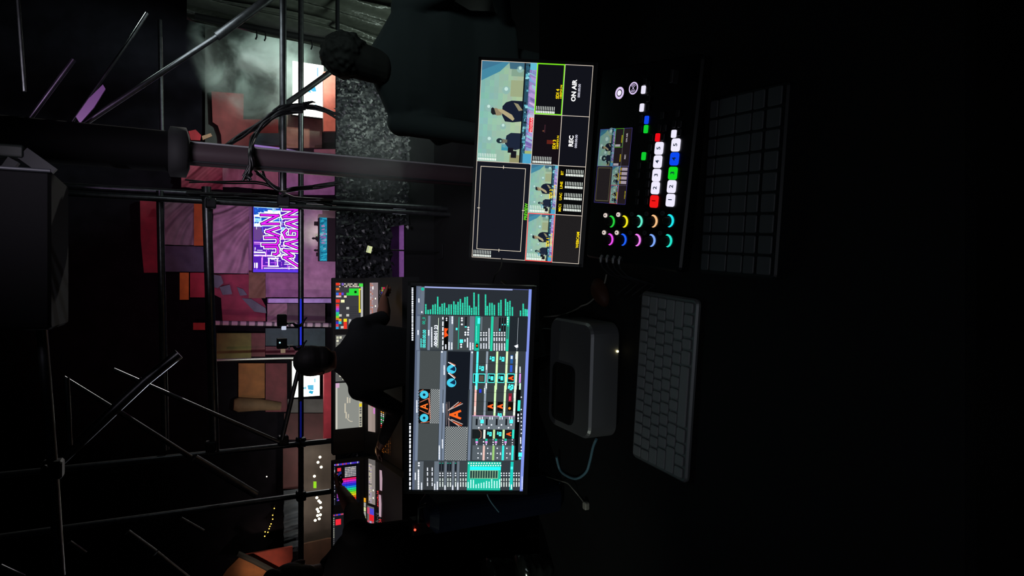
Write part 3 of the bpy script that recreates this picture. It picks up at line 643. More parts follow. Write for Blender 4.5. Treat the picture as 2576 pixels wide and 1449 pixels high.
# ------------------------------------------------------------------ cables and oddments on the desk
def cable(name, pts, r, m_, label, cat='cable', group=None, smooth=True, parent=None):
    P_ = [Vector(p) for p in pts]
    if smooth:
        Q = []
        for i in range(len(P_) - 1):
            p0, p1, p2, p3 = P_[max(i - 1, 0)], P_[i], P_[i + 1], P_[min(i + 2, len(P_) - 1)]
            for k in range(6):
                t = k / 6; Q.append(.5 * ((2 * p1) + (p2 - p0) * t + (2 * p0 - 5 * p1 + 4 * p2 - p3) * t * t + (3 * p1 - p0 - 3 * p2 + p3) * t ** 3))
        Q.append(P_[-1]); P_ = Q
    g = MB(); g.tube(P_, r, 8); o = g.build(name, m_, parent, origin=P_[0] if parent is None else None)
    if parent is None: tag(o, label, cat, group)
    return o
WCAB = mat('white_cable', '#b8b4a8', .35); BCAB = mat('blue_grey_cable', '#78a8bc', .3)
z_ = DZ + .004
cable('warm_cable', [PZ(1368, 797, z_ + .05), PZ(1395, 795, z_ + .03), PZ(1425, 789, z_), PZ(1452, 777, z_), PZ(1462, 770, z_ + .01), PZ(1480, 763, z_), PZ(1500, 745, z_), PZ(1518, 720, z_), PZ(1526, 690, z_)], .0022, WCAB,
      'thin pale cable curving from the silver computer toward the video switcher')
cable('thin_cable', [PZ(1364, 1197, z_), PZ(1385, 1203, z_), PZ(1410, 1210, z_), PZ(1428, 1216, z_ + .01), PZ(1443, 1232, z_ + .01), PZ(1455, 1246, z_), PZ(1466, 1260, z_), PZ(1476, 1275, z_)], .0018, WCAB,
      'thin white cable bending across the desk left of the silver computer')
cable('usb_cable', [PZ(1500, 1105, z_ + .02), PZ(1492, 1125, z_ + .01), PZ(1484, 1160, z_), PZ(1474, 1188, z_), PZ(1450, 1204, z_), PZ(1424, 1196, z_), PZ(1408, 1180, z_), PZ(1400, 1150, z_ + .015)], .004, BCAB,
      'thick blue-grey cable looping out of the left side of the silver computer')
cable('fine_cable', [PZ(1408, 1215, z_), PZ(1395, 1240, z_), PZ(1370, 1265, z_), PZ(1335, 1290, z_)], .0015, BCAB, 'faint thin cable branching off toward the left edge of the desk')
cable('cable', [PY(1220, 1200, 1.60), PY(1225, 1240, 1.6), PY(1235, 1262, 1.6), PY(1255, 1288, 1.6)], .002, BCAB, None, parent=mon)
cable('display_cable', [PY(1262, 650, 1.64), PY(1262, 665, 1.66), PY(1256, 680, 1.68), PY(1246, 692, 1.7), PY(1240, 712, 1.7)], .0022, WCAB, 'thin pale cable in the gap between the two monitors')
g = MB(); p_ = PY(1268, 710, 1.66); g.box(p_, (.008, .006, .018), rotm(0, 0, 35)); o = g.build('cable_clip', mat('white_plastic', '#c8c4b8', .4), origin=p_); tag(o, 'small white clip between the two monitors', 'clip')
g = MB(); p_ = PZ(1480, 1271, DZ); g.rbox((p_.x, p_.y, DZ + .008), (.022, .018, .014), r=.005); o = g.build('cable_adapter', mat('white_plastic', '#c8c4b8', .4), origin=p_); tag(o, 'little pale adapter at the end of the thin white cable', 'adapter')
# crumpled leather pouch between computer and switcher
g = MB(); p_ = PZ(1516, 735, DZ); rr = random.Random(5)
R_ = []
for k in range(7):
    f_ = k / 6; R_.append(((p_.x, p_.y, DZ + .001 + .028 * f_), .045 * (1 - .55 * f_ ** 2) * rr.uniform(.9, 1.1), .028 * (1 - .5 * f_ ** 2), .6))
g.loft(R_, 18); o = g.build('leather_pouch', mat('brown_leather', '#5a3424', .6, bump=.5, bscale=50), origin=p_); tag(o, 'small brown crumpled leather pouch beside the pale cable', 'pouch')
# dark equipment case beside the left monitor
cc = PY(1135, 1282, 1.76); eq = thing('equipment_case', (cc.x, cc.y, DZ), 'dark blue-black upright rounded case just left of the left monitor', 'equipment case')
g = MB(); g.rbox((cc.x, cc.y, DZ + .215), (.085, .13, .43), r=.03, rot=rotm(-6, 0, 0), n=5, rz=.02); g.build('case_body', mat('case_blue_black', '#1a2238', .4, bump=.1, bscale=60), eq)
g = MB(); g.tube([(cc.x - .025, cc.y, DZ + .425), (cc.x - .02, cc.y, DZ + .448), (cc.x + .02, cc.y, DZ + .448), (cc.x + .025, cc.y, DZ + .425)], .006, 8); g.build('handle', BLACK, eq)
p_ = PY(1044, 1333, 1.80); g = MB(); g.rbox((p_.x, p_.y + .03, DZ + .225), (.045, .05, .45), r=.01); u_ = thing('power_unit', (p_.x, p_.y + .03, DZ), 'slim black power unit with a small red light, left of the dark case', 'power unit')
g.build('unit_body', BLACK, u_); g = MB(); g.ball(PY(1044, 1333, 1.798), .0033); g.build('indicator_light', emit('red_led', '#ff3a28', 5), u_)
# crumpled clear wrappers at the left edge
FOIL = mat('clear_crumpled_plastic', '#6a706c', .12, metal=.7, bump=1.0, bscale=45)
for (x, y, r, lb) in ((1262, 1440, .055, 'crumpled shiny plastic wrapper at the left end of the desk, the farther of two'), (1345, 1430, .05, 'crumpled shiny plastic cup at the left end of the desk, the nearer of two')):
    p_ = PZ(x, y, DZ + .05); rr = random.Random(int(x)); g = MB(); rings = []
    for k in range(9):
        f_ = k / 8; rings.append(((p_.x + rr.uniform(-.003, .003), p_.y, DZ + .002 + .10 * f_), r * (.7 + .3 * f_) * rr.uniform(.93, 1.07), r * (.7 + .3 * f_) * rr.uniform(.93, 1.07), rr.random()))
    g.loft(rings, 22); g.v = [tuple(Vector(v) + Vector((rr.uniform(-.003, .003), rr.uniform(-.003, .003), 0))) for v in g.v]
    o = g.build('plastic_wrapper' if x < 1300 else 'plastic_cup', FOIL, origin=(p_.x, p_.y, DZ)); tag(o, lb, 'wrapper' if x < 1300 else 'cup')

# ------------------------------------------------------------------ far end of the hall: painted cloth scenery
def cloth_mat(col, rough=.8, v=.25): return mat('cloth_' + col.strip('#'), col, rough, bump=.35, bscale=1.2, vary=v)
def slab(name, pts, Y, col, label, cat='stage scenery', thick=.25, m_=None, group=None):
    """a board or stretched cloth with real thickness; pts are its corners as seen, placed on the plane Y"""
    P_ = [PY(x, y, Y) for x, y in pts]
    A = sum(p.x * q.z - q.x * p.z for p, q in zip(P_, P_[1:] + P_[:1]))
    if A < 0: P_.reverse()
    n = len(P_); g = MB(); g.add(P_ + [p + Vector((0, thick, 0)) for p in P_], [tuple(range(n)), tuple(reversed(range(n, 2 * n)))] + [(i, i + n, (i + 1) % n + n, (i + 1) % n) for i in range(n)])
    c = sum(P_, Vector()) / n; o = g.build(name, m_ or cloth_mat(col), origin=c); return tag(o, label, cat, group)
def rectp(x0, y0, x1, y1): return [(x0, y0), (x0, y1), (x1, y1), (x1, y0)]
def drape(name, x0, y0, x1, y1, Y, col, label, amp=.35, freq=1.0, slant=.6, cat='drape', nx=46, ny=34, seed=1):
    rr = random.Random(seed); ph = [rr.uniform(0, 6.28) for _ in range(6)]; g = MB(); vs = []
    a, b = PY(x0, y0, Y), PY(x1, y1, Y); xl, xr, zt, zb = min(a.x, b.x), max(a.x, b.x), max(a.z, b.z), min(a.z, b.z)
    for j in range(ny + 1):
        for i in range(nx + 1):
            u = i / nx; v = j / ny; X_ = xl + (xr - xl) * u; Z_ = zt + (zb - zt) * v
            s = (X_ * slant + Z_) * freq + .8 * math.sin(X_ * .7 + ph[0]) + .5 * math.sin(Z_ * .9 + ph[1])
            d = amp * (.55 * math.sin(2.1 * s + ph[2]) + .3 * math.sin(4.7 * s + 1.3 * math.sin(X_ * 1.1) + ph[3]) + .15 * math.sin(9.1 * s + ph[4]))
            vs.append((X_, Y + d, Z_))
    n = len(vs); bk = [(x, y + .06, z) for x, y, z in vs]; W_ = nx + 1
    fs = [(j * W_ + i, (j + 1) * W_ + i, (j + 1) * W_ + i + 1, j * W_ + i + 1) for j in range(ny) for i in range(nx)]
    g.add(vs, fs, smooth=True); g.add(bk, [tuple(reversed(f)) for f in fs], smooth=True)
    o = g.build(name, cloth_mat(col), origin=((xl + xr) / 2, Y, zb)); return tag(o, label, cat)

slab('stage_banner', [(352, 500), (398, 500), (404, 600), (403, 686), (362, 686), (354, 600)], 60, '#7d1a2e', 'tall crimson cloth panel, the topmost one above the name screen')
drape('stage_drape', 414, 506, 514, 618, 59.4, '#77717c', 'grey wrinkled drape with a tangerine strip, above the name screen', .30, 1.0, .9)
slab('cloth_band', rectp(488, 506, 514, 618), 58.9, '#a0541f', 'narrow tangerine strip on the lower part of the grey wrinkled drape', thick=.1)
drape('stage_drape', 414, 618, 514, 684, 59.6, '#3c3f52', 'slate blue cloth beside the grey wrinkled drape', .2, .6, .3, seed=4)
slab('foam_block', rectp(452, 686, 475, 754), 60, '#b26a22', 'amber upright block left of the slate blue cloth')
slab('foam_block', rectp(478, 686, 515, 748), 60, '#8c1f33', 'crimson square block beside the amber upright block')
drape('stage_drape', 536, 512, 626, 688, 59.3, '#8a7488', 'large lilac grey wrinkled drape right above the name screen', .55, .8, 1.1, seed=3)
slab('stage_banner', [(536, 690), (625, 690), (668, 770), (668, 808), (560, 808), (556, 750), (536, 740)], 59.9, '#74283e', 'wide raspberry red panel with blue-grey blotches, left of the name screen')
for i, pts in enumerate(([(535, 690), (556, 694), (562, 712), (548, 725), (536, 722)], [(552, 722), (578, 716), (584, 740), (560, 742)], [(596, 722), (612, 728), (622, 742), (604, 744)], [(608, 750), (632, 752), (668, 775), (670, 788), (640, 784)])):
    slab('painted_patch', pts, 59.4, '#4c5862', 'blue-grey blotch on the raspberry red panel, ' + ('the topmost one', 'the second from the top', 'the small middle one', 'the long lowest one')[i], 'scenery patch', .1)
drape('stage_drape', 626, 684, 668, 750, 59.5, '#6b5a44', 'mustard brown cloth left of the name screen', .2, .8, .6, seed=6)
slab('stage_step', rectp(675, 751, 838, 762), 58.6, '#a8a0d8', 'pale lilac ledge, its light painted in, left of and below the name screen', 'stage ledge', .8)  # lilac of the light on the box edge put into its colour
drape('stage_drape', 672, 764, 722, 812, 59.2, '#7a6270', 'wrinkled mauve cloth under the pale lilac ledge', .35, 1.1, .8, seed=9)
slab('stage_banner', rectp(722, 764, 818, 812), 59.4, '#4a4048', 'dim brown-grey panel under the pale lilac ledge')
# candy striped pole
p0, p1 = PY(530, 812, 58), PY(838, 818, 58); g = MB(); n = 44
for k in range(n):
    a = p0.lerp(p1, k / n); b = p0.lerp(p1, (k + 1) / n); g.tube([a, b + Vector((.0, 0, 0))], .19, 12, lin('#a898a8') if k % 3 else lin('#4a4450'), cap=(k in (0, n - 1)))
o = g.build('striped_pole', paint_mat('painted_pole'), paint=True, origin=p1); tag(o, 'tall pale pole with dark stripes, standing between name screen and small left screen', 'pole')
slab('stage_banner', rectp(545, 838, 632, 904), 60, '#5e5a30', 'olive green panel left of the striped pole')
slab('stage_banner', rectp(632, 838, 667, 897), 60.1, '#5c3038', 'dull maroon panel next to the olive green panel')
slab('stage_banner', rectp(668, 826, 818, 871), 60, '#2e3e48', 'dark teal panel left of the striped pole, low down')
slab('stage_banner', rectp(668, 872, 790, 892), 59.7, '#5a2c3c', 'maroon strip left of the dark teal panel')
slab('foam_block', rectp(486, 812, 516, 830), 59.8, '#a02c2c', 'small tomato red block above the olive green panel')
g = MB(); g.tube([PY(541, 906, 57.5), PY(742, 900, 57.5)], .10, 8); o = g.build('scenery_rod', SILVER, origin=PY(742, 900, 57.5)); tag(o, 'thin pale rod at the left edge of the olive green panel', 'rod')
slab('stage_banner', rectp(600, 914, 666, 1002), 60, '#7a4a26', 'copper brown square panel above the small left screen')
slab('stage_banner', rectp(668, 914, 722, 1036), 60.2, '#5a2430', 'wine red panel just above the small left screen')
g = MB(); P_ = [PY(592, 1006, 59.6), PY(600, 1022, 59.6), PY(640, 1028, 59.6), PY(690, 1030, 59.6)]; g.tube([PY(588, 1018, 59.4), PY(600, 1018, 59.4), PY(655, 1018, 59.4), PY(706, 1022, 59.4)], [.45, .62, .5, .35], 14); o = g.build('padded_figure_arm', cloth_mat('#5c4430'), origin=P_[1]); tag(o, 'stubby brown padded arm below the copper brown panel', 'stage scenery')
slab('stage_banner', rectp(724, 1004, 814, 1038), 60, '#4c484c', 'ash grey panel surrounding the small left screen')
slab('low_wall', rectp(815, 905, 935, 1105), 57, '#a8283c', 'low bright red wall under the small left screen', 'low wall', .4)
slab('stage_banner', rectp(715, 1040, 814, 1106), 60, '#3c1a22', 'dark burgundy panel left of the small left screen')
slab('stage_banner', rectp(712, 1122, 756, 1230), 60, '#3a1820', 'dark burgundy panel right of the string of warm lamps')
drape('stage_drape', 714, 1236, 762, 1386, 59.6, '#242c38', 'long navy blue-grey curtain near the string of warm lamps', .35, .7, 4.0, seed=12)
slab('stage_banner', rectp(762, 1108, 935, 1372), 60.1, '#3c3433', 'broad dim brown-grey wall panel behind the warm white lamps')
slab('stage_banner', [(758, 1370), (758, 1449), (935, 1449), (935, 1352), (826, 1355)], 58.6, '#3c2418', 'dark chestnut panel beside the neck of the man at the left edge')
slab('foam_block', [(603, 1398), (736, 1375), (736, 1405), (715, 1449), (625, 1449)], 57.6, '#6e1e12', 'brick red slanted block at the lower left corner of the hall')
slab('foam_block', [(592, 1412), (604, 1400), (700, 1449), (560, 1449), (570, 1434)], 57.2, '#6a3c16', 'rounded rust brown block beside the brick red block', thick=.3)
g = MB(); g.tube([PY(597, 1392, 57.0), PY(640, 1412, 57.0), PY(715, 1452, 57.0)], .22, 10); o = g.build('scenery_beam', MATTE, origin=PY(640, 1412, 57)); tag(o, 'black beam crossing between the rust brown and brick red blocks', 'beam')
# right part
slab('stage_banner', [(532, 230), (613, 236), (612, 300), (700, 300), (700, 395), (560, 395), (556, 340), (548, 316), (535, 307)], 60, '#6c282a', 'big scarlet shaped panel half veiled by the smoke')
slab('painted_patch', [(474, 330), (492, 326), (506, 340), (504, 353), (480, 352)], 60, '#9a1c28', 'small scarlet blob beside the big scarlet panel', 'scenery patch')
slab('painted_patch', [(510, 352), (508, 342), (530, 335), (534, 342)], 60, '#a07a60', 'small beige scrap next to the scarlet blob', 'scenery patch')
slab('stage_banner', rectp(640, 335, 706, 366), 59.6, '#20343a', 'dark petrol panel to the right of the big column')
g = MB(); g.tube([PY(640, 366, 58.8), PY(705, 374, 58.8), PY(760, 384, 58.8), PY(842, 394, 58.8)], .085, 8); o = g.build('light_tube', emit('lilac_tube', '#b890e8', .55), origin=PY(842, 394, 58.8)); tag(o, 'thin glowing lilac tube standing right of the big column', 'light tube')
slab('low_wall', rectp(814, 180, 935, 330), 57, '#c47466', 'low salmon wall under the big white screen', 'low wall', .4)
slab('stage_banner', rectp(712, 285, 810, 372), 59.8, '#8a7468', 'dusty beige panel under the big white screen')
slab('stage_banner', rectp(790, 375, 935, 410), 59, '#7a5468', 'mauve panel right of the big column')
drape('stage_drape', 456, 412, 560, 478, 59.8, '#8a3a4c', 'rose red cloth seen just left of the big column', .35, .8, .8, seed=15)
drape('stage_drape', 560, 412, 700, 478, 59.9, '#9a6a78', 'dusty pink cloth seen just left of the big column', .35, .8, .8, seed=16)
slab('stage_banner', rectp(702, 412, 842, 490), 60.1, '#94709a', 'soft violet panel behind the hanging cables')
slab('stage_backdrop', rectp(756, 501, 870, 748), 60.2, '#a890a8', 'pale pinkish backdrop behind the distant DJ table', 'backdrop')
slab('stage_surround', rectp(625, 492, 755, 748), 60.22, '#8c6c90', 'mauve surround framing the name screen', 'backdrop')

slab('stage_surround', [(516, -60), (842, -60), (842, 408), (516, 408)], 60.30, '#2c2c2a', 'added grey panel standing for the lit wall around the big white screen', 'backdrop', .15)  # stands in for the part of the wall lit up around the screen

# ---- distant DJ table with two people
c = PY(815, 602, 57.6)
t = thing('dj_table', (c.x, c.y, c.z - 1.1), 'distant DJ table in a shiny cyan and pink cloth', 'table')
cvz = Canvas(PY(813.5, 602, 57.0), (1, 0, 0), (0, 0, 1), 3.7, .62, .01); rr = random.Random(11)
g = MB(); g.box(cvz.c + Vector((0, .45, -.5)), (3.7, .8, 1.6)); g.build('table_box', MATTE, t)
cvz.rect(0, 0, 1, 1, '#2888a8', 1)
for k in range(90):
    u = rr.random(); col = rr.choice(('#38a8c8', '#2070a0', '#c080c0', '#a0c8e0', '#50c0d0', '#9a6ab8')) if .25 < u < .8 else rr.choice(('#20a0c8', '#3cc0e0', '#186890'))
    v = rr.random() * .6; cvz.poly([(u, v), (min(1, u + .02), v), (min(1, u + .05), min(1, v + .4)), (u + .01 if u < .98 else .99, min(1, v + .4))], col, 2)
cvz.mb.build('lit_cloth', screen_mat('lit_cloth_glow', .75), t, paint=True)  # light on the cloth put in as its own glow
for x, y, lb in ((803, 600, 'distant DJ in dark clothes bending over the middle of the shiny table'), (808, 630, 'distant second person in dark clothes beside the DJ')):
    p = PY(x, y, 58.75); g = MB(); zb = p.z - .9
    g.loft([((p.x, p.y, zb), .16, .12), ((p.x, p.y, zb + .45), .2, .13), ((p.x, p.y, zb + .85), .24, .14), ((p.x, p.y, zb + 1.15), .2, .12), ((p.x, p.y, zb + 1.25), .07, .07), ((p.x, p.y, zb + 1.3), .09, .1), ((p.x, p.y, zb + 1.42), .10, .12), ((p.x, p.y, zb + 1.52), .05, .06)], 12)
    g.tube([(p.x - .22, p.y, zb + 1.1), (p.x - .34, p.y - .1, zb + .8), (p.x - .2, p.y - .4, zb + .75)], .05, 8); g.tube([(p.x + .22, p.y, zb + 1.1), (p.x + .34, p.y - .1, zb + .8), (p.x + .2, p.y - .4, zb + .75)], .05, 8)
    o = g.build('person', CLOTHD, origin=(p.x, p.y, zb)); tag(o, lb, 'person')
for x, y, lb in ((797, 563, 'small rack of dark speakers at the right end of the DJ table'), (802, 640, 'small dark speakers at the left end of the DJ table')):
    p = PY(x + 8, y, 58); g = MB()
    for k in range(4): g.box(p + Vector((0, 0, -.35 + k * .24)), (.42 - k * .03, .3, .2))
    o = g.build('speaker_rack', MATTE, origin=p); tag(o, lb, 'speakers')

# ---- name screen
LED = screen_mat('led_wall_glow', 1.45)
c = PY(695, 592, 58.2); hw = (PY(695, 498, 58.2).x - PY(695, 684, 58.2).x); hh = PY(637.5, 592, 58.2).z - PY(752, 592, 58.2).z
ls = thing('led_screen', (c.x, c.y, c.z - hh / 2), 'large LED screen with JUAN MAGAN in purple neon letters', 'LED screen')
g = MB(); g.box(c + Vector((0, .25, 0)), (hw + .1, .4, hh + .1)); g.build('screen_cabinet', MATTE, ls)
cv = Canvas(c, (1, 0, 0), (0, 0, 1), hw, hh, .004)
def Q(cx, cy): return cv.inv(620 + cx / 6.9, 490 + cy / 6.9)
rr = random.Random(21)
cv.rect(0, 0, 1, 1, '#4a1a9c', 0)
cv.poly([Q(125, 90), Q(600, 90), Q(600, 560), Q(125, 560)], '#1a48a8', 1); cv.poly([Q(125, 560), Q(240, 560), Q(300, 700), Q(240, 790), Q(125, 790)], '#5a3a78', 1)
for (x0, y0, x1, y1, col) in ((130, 200, 560, 215, '#c8e8ff'), (130, 350, 240, 380, '#f0ffff'), (130, 410, 260, 470, '#88c8e8'), (130, 500, 250, 550, '#d8f4ff'), (370, 275, 590, 290, '#fff'), (300, 300, 590, 312, '#e0f4ff'), (370, 120, 560, 165, '#a8d8ff'), (600, 560, 660, 690, '#7cb8e8'),
                            (130, 820, 240, 830, '#ffb0ff'), (130, 850, 240, 856, '#ff90ff'), (130, 990, 330, 1010, '#fff'), (130, 1050, 640, 1066, '#f0c8ff'), (260, 1090, 280, 1290, '#ff80ff'), (370, 1095, 560, 1112, '#fff'), (370, 1230, 560, 1248, '#fff'), (375, 1115, 400, 1230, '#f4e0ff'), (525, 1115, 548, 1230, '#f4e0ff'),
                            (300, 1270, 600, 1280, '#fff'), (600, 1270, 880, 1282, '#fff'), (650, 1200, 800, 1210, '#fff'), (660, 1165, 760, 1175, '#ffd0ff'), (165, 1180, 195, 1270, '#fff'), (135, 1180, 150, 1270, '#fff'), (600, 700, 660, 780, '#e078e8'), (600, 880, 690, 900, '#f0a0f0'), (600, 930, 720, 945, '#fff')):
    a0, b0 = Q(x0, y1); a1, b1 = Q(x1, y0); cv.rect(min(a0, a1), min(b0, b1), max(a0, a1), max(b0, b1), '#ffffff' if col == '#fff' else col, 2)
for k in range(110):
    lo = rr.random() < .5; y = rr.uniform(800, 1320) if lo else rr.uniform(100, 540); x = rr.uniform(130, 880 if lo and y > 1100 else 620); L = rr.uniform(20, 130); w = rr.uniform(4, 10)
    col = rr.choice(('#d060f8', '#ffffff', '#8a30e0', '#f080ff') if lo else ('#90d0ff', '#ffffff', '#2a60d0', '#50a0f0'))
    x1, y1 = (min(895, x + L), y + w) if rr.random() < .6 else (min(895, x + w), min(1325, y + L)); a0, b0 = Q(x, y1); a1, b1 = Q(x1, y); cv.rect(max(0, min(a0, a1)), max(0, min(b0, b1)), min(1, max(a0, a1)), min(1, max(b0, b1)), col, 3)
for i in range(4):
    for j in range(6):
        if i in (0, 3) or j < 4: cv.disc(*Q(575 + i * 25, 1100 + j * 32), .06, '#3a1a8c', 4, 4)
a0, b0 = Q(130, 1325); a1, b1 = Q(900, 1285); cv.rect(0, .0, min(a0, a1) + .025, 1, '#5030c8', 4)
JUAN = [[(335, 905), (530, 905), (545, 940), (545, 1010), (510, 1035), (470, 1030)], [(285, 865), (520, 865), (548, 830), (548, 770), (520, 740), (330, 745)],
        [(560, 715), (355, 640), (560, 570)], [(555, 505), (265, 505), (550, 360), (255, 350)]]
MAG = [[(895, 1240), (650, 1085), (800, 1065), (655, 965), (900, 985)], [(905, 930), (685, 848), (905, 785)], [(690, 615), (645, 660), (680, 735), (880, 738), (890, 630), (765, 625), (762, 670)],
       [(905, 575), (700, 500), (905, 435)], [(890, 385), (640, 385), (890, 262), (640, 255)]]
for L in JUAN + MAG:
    P_ = [Q(*p) for p in L]; cv.line(P_, hw * .062, '#ffffff', 5); cv.line(P_, hw * .040, '#2a1060', 6); cv.line(P_, hw * .020, '#d01cd8', 7)
cv.mb.build('display', LED, ls, paint=True)

# ---- bright side screens
def side(name, x0, y0, x1, y1, Y, label, blue):
    a, b = PY(x0, y0, Y), PY(x1, y1, Y); c = (a + b) / 2; c.y = Y; w = abs(b.x - a.x); h = abs(a.z - b.z)
    t = thing(name, (c.x, c.y, c.z - h / 2), label, 'LED screen')
    g = MB(); g.box(c + Vector((0, .25, 0)), (w + .1, .4, h + .1)); g.build('screen_cabinet', MATTE, t)
    cv = Canvas(c, (1, 0, 0), (0, 0, 1), w, h, .004)
    cv.rect(0, 0, 1, 1, tuple(v * 2.6 for v in (.95, 1, .88)), 0)
    for pts, col in blue: cv.poly([cv.inv(*p) for p in pts], tuple(v * 1.1 for v in lin(col)), 1)
    cv.mb.build('display', LED, t, paint=True); return t
side('led_screen', 736, 288, 814, 165, 58.2, 'big white-bright LED screen behind the crossing scaffold tubes on the right',
     [([(776, 224), (792, 214), (796, 230), (788, 231)], '#48a8d0'), ([(773, 229), (778, 225), (784, 233), (778, 233)], '#58b8d8'), ([(785, 266), (796, 262), (797, 268), (786, 272)], '#78c8d8'), ([(797, 170), (801, 170), (801, 195), (797, 190)], '#90b8d8')])
side('led_screen', 735, 1000, 804, 905, 58.2, 'small white-bright LED screen partly hidden by the seated operator\'s head' if False else 'small white-bright LED screen partly hidden behind the head of the lighting operator',
     [([(773, 969), (789, 968), (789, 982), (775, 980)], '#4a98b8'), ([(779, 982), (789, 984), (786, 992), (776, 988)], '#2a90b0'), ([(762, 975), (770, 972), (771, 979), (763, 979)], '#78a8b8'), ([(790, 952), (794, 952), (794, 962), (790, 962)], '#78b0c0'), ([(738, 908), (750, 908), (750, 910), (738, 910)], '#3a4a40')])

# ---- small lamps
def lamp(x, y, Y, r, col, s, label, group, name='bulb'):
    p = PY(x, y, Y); g = MB(); g.ball(p, r, n=10); o = g.build(name, emit('glow_' + col.strip('#') + str(s), col, s), origin=p); return tag(o, label, 'lamp', group)
for i, (x, y) in enumerate(((690, 1279), (686, 1296), (686, 1306), (682, 1318), (679, 1324), (677, 1330), (674, 1339), (667, 1338), (666, 1349))):
    lamp(x, y, 58, .045, '#ffb040', 6, 'amber bulb in the hanging string of lights, ' + ('first', 'second', 'third', 'fourth', 'fifth', 'sixth', 'seventh', 'eighth', 'last')[i] + ' counted from its right end', 'string of amber bulbs')
g = MB(); g.tube([PY(x, y, 58.05) for x, y in ((692, 1270), (686, 1298), (682, 1318), (674, 1339), (666, 1352))], .012, 6); o = g.build('light_string_cord', CABLE, origin=PY(692, 1270, 58)); tag(o, 'thin cord carrying the amber bulbs', 'cord')
ORD = ('first', 'second', 'third', 'fourth', 'fifth', 'sixth', 'seventh', 'eighth', 'ninth', 'tenth')
for i, (x, y) in enumerate(((805, 1150), (800, 1163), (808, 1175), (791, 1198), (797, 1252), (802, 1260), (806, 1264), (798, 1281), (801, 1287), (807, 1277), (806, 1295), (799, 1297), (803, 1305), (793, 1309))):
    lamp(x, y, 58.3, .11, '#fff0cc', 9, ('warm white lamp right of the exit sign, ' + ORD[i] + ' of four from the right') if i < 4 else ('warm white lamp left of the exit sign, ' + ORD[i - 4] + ' of ten counted away from it'), 'warm white lamps on the far wall')
lamp(671, 1199, 58, .05, '#ffe8c0', 5, 'single tiny white light high on the dark left side of the hall', None)
lamp(734, 1446, 56, .07, '#ff5030', 3, 'tiny red light beside the head of the man at the left edge', None)
for k, (x, y) in enumerate(((801, 1160), (801, 1290))):
    L = bpy.data.lights.new('wall_lamp_light', 'POINT'); L.energy = 260; L.color = (1, .9, .7); L.shadow_soft_size = .3; o = bpy.data.objects.new('wall_lamp_light', L); COL.objects.link(o); o.location = PY(x, y, 57.6)
slab('exit_sign', rectp(789, 1212, 796, 1228), 58.5, '#a8e830', 'small yellow-green lit exit sign between the warm white lamps', 'exit sign', .1, emit('exit_green', '#98dc28', 1.0))

# ---- smoke drifting in front of the big white screen
def smoke(name, lo, hi, dens, scale, col, label, thr=.5, seed=0.0, fall=1.0, cx=None):
    g = MB(); c = (Vector(lo) + Vector(hi)) / 2; sz = Vector(hi) - Vector(lo)
    g.box((0, 0, 0), (2, 2, 2)); M = bpy.data.materials.new(name); M.use_nodes = True; nt = M.node_tree; nt.nodes.clear()
    o_ = nt.nodes.new('ShaderNodeOutputMaterial'); vs = nt.nodes.new('ShaderNodeVolumeScatter'); vs.inputs['Color'].default_value = (*col, 1); vs.inputs['Anisotropy'].default_value = .3
    tc = nt.nodes.new('ShaderNodeTexCoord'); mp = nt.nodes.new('ShaderNodeMapping'); mp.inputs['Location'].default_value = (seed, seed * .7, 0); mp.inputs['Scale'].default_value = (sz.x / sz.z, sz.y / sz.z, 1)
    nz = nt.nodes.new('ShaderNodeTexNoise'); nz.inputs['Scale'].default_value = scale; nz.inputs['Detail'].default_value = 6; nz.inputs['Roughness'].default_value = .62; nz.inputs['Distortion'].default_value = .4
    nt.links.new(tc.outputs['Object'], mp.inputs['Vector']); nt.links.new(mp.outputs[0], nz.inputs['Vector'])
    mr = nt.nodes.new('ShaderNodeMapRange'); mr.inputs['From Min'].default_value = thr; mr.inputs['From Max'].default_value = thr + .22; mr.inputs['To Min'].default_value = 0; mr.inputs['To Max'].default_value = 1
    nt.links.new(nz.outputs['Fac'], mr.inputs['Value'])
    ln = nt.nodes.new('ShaderNodeVectorMath'); ln.operation = 'LENGTH'; nt.links.new(tc.outputs['Object'], ln.inputs[0])
    f = nt.nodes.new('ShaderNodeMapRange'); f.inputs['From Min'].default_value = .35; f.inputs['From Max'].default_value = 1.0; f.inputs['To Min'].default_value = dens; f.inputs['To Max'].default_value = 0
    nt.links.new(ln.outputs['Value'], f.inputs['Value'])
    mu = nt.nodes.new('ShaderNodeMath'); mu.operation = 'MULTIPLY'; nt.links.new(mr.outputs[0], mu.inputs[0]); nt.links.new(f.outputs[0], mu.inputs[1]); nt.links.new(mu.outputs[0], vs.inputs['Density']); nt.links.new(vs.outputs[0], o_.inputs['Volume'])
    o = g.build(name, M); o.location = c; o.scale = sz / 2; tag(o, label, 'smoke', None, 'stuff'); return o
a, b = PY(525, 320, 55), PY(760, 50, 55)
s1 = smoke('smoke_cloud', (a.x, 50.5, b.z - 1), (b.x + 1, 57, a.z + 1.5), .9, 1.5, (.85, 1, .93), 'billowing pale green smoke cloud beside the big white screen', .47, 3.1)
s1.rotation_euler = (0, math.radians(-38), 0)
spot('smoke_light', (20, 46, -16), PY(640, 170, 54), 34000, (.75, 1, .9), 42, .9)  # unseen spot added so the smoke shows
# ---- thin haze in front of the netting
a, b = PY(850, 470, 3.6), PY(1100, 230, 3.6)
s2 = smoke('haze_plume', (a.x - .1, 3.3, b.z - .1), (b.x + .15, 4.3, a.z + .1), .55, .7, (.75, .95, .9), 'faint grey-green haze plume drifting in front of the leafy netting', .33, 8.3)
s2.rotation_euler = (0, math.radians(35), 0)
spot('haze_light', (2.3, 5.5, 2.4), PY(960, 380, 3.8), 26, (.8, 1, .9), 45, .9, .1)  # unseen spot added behind the plume to light it

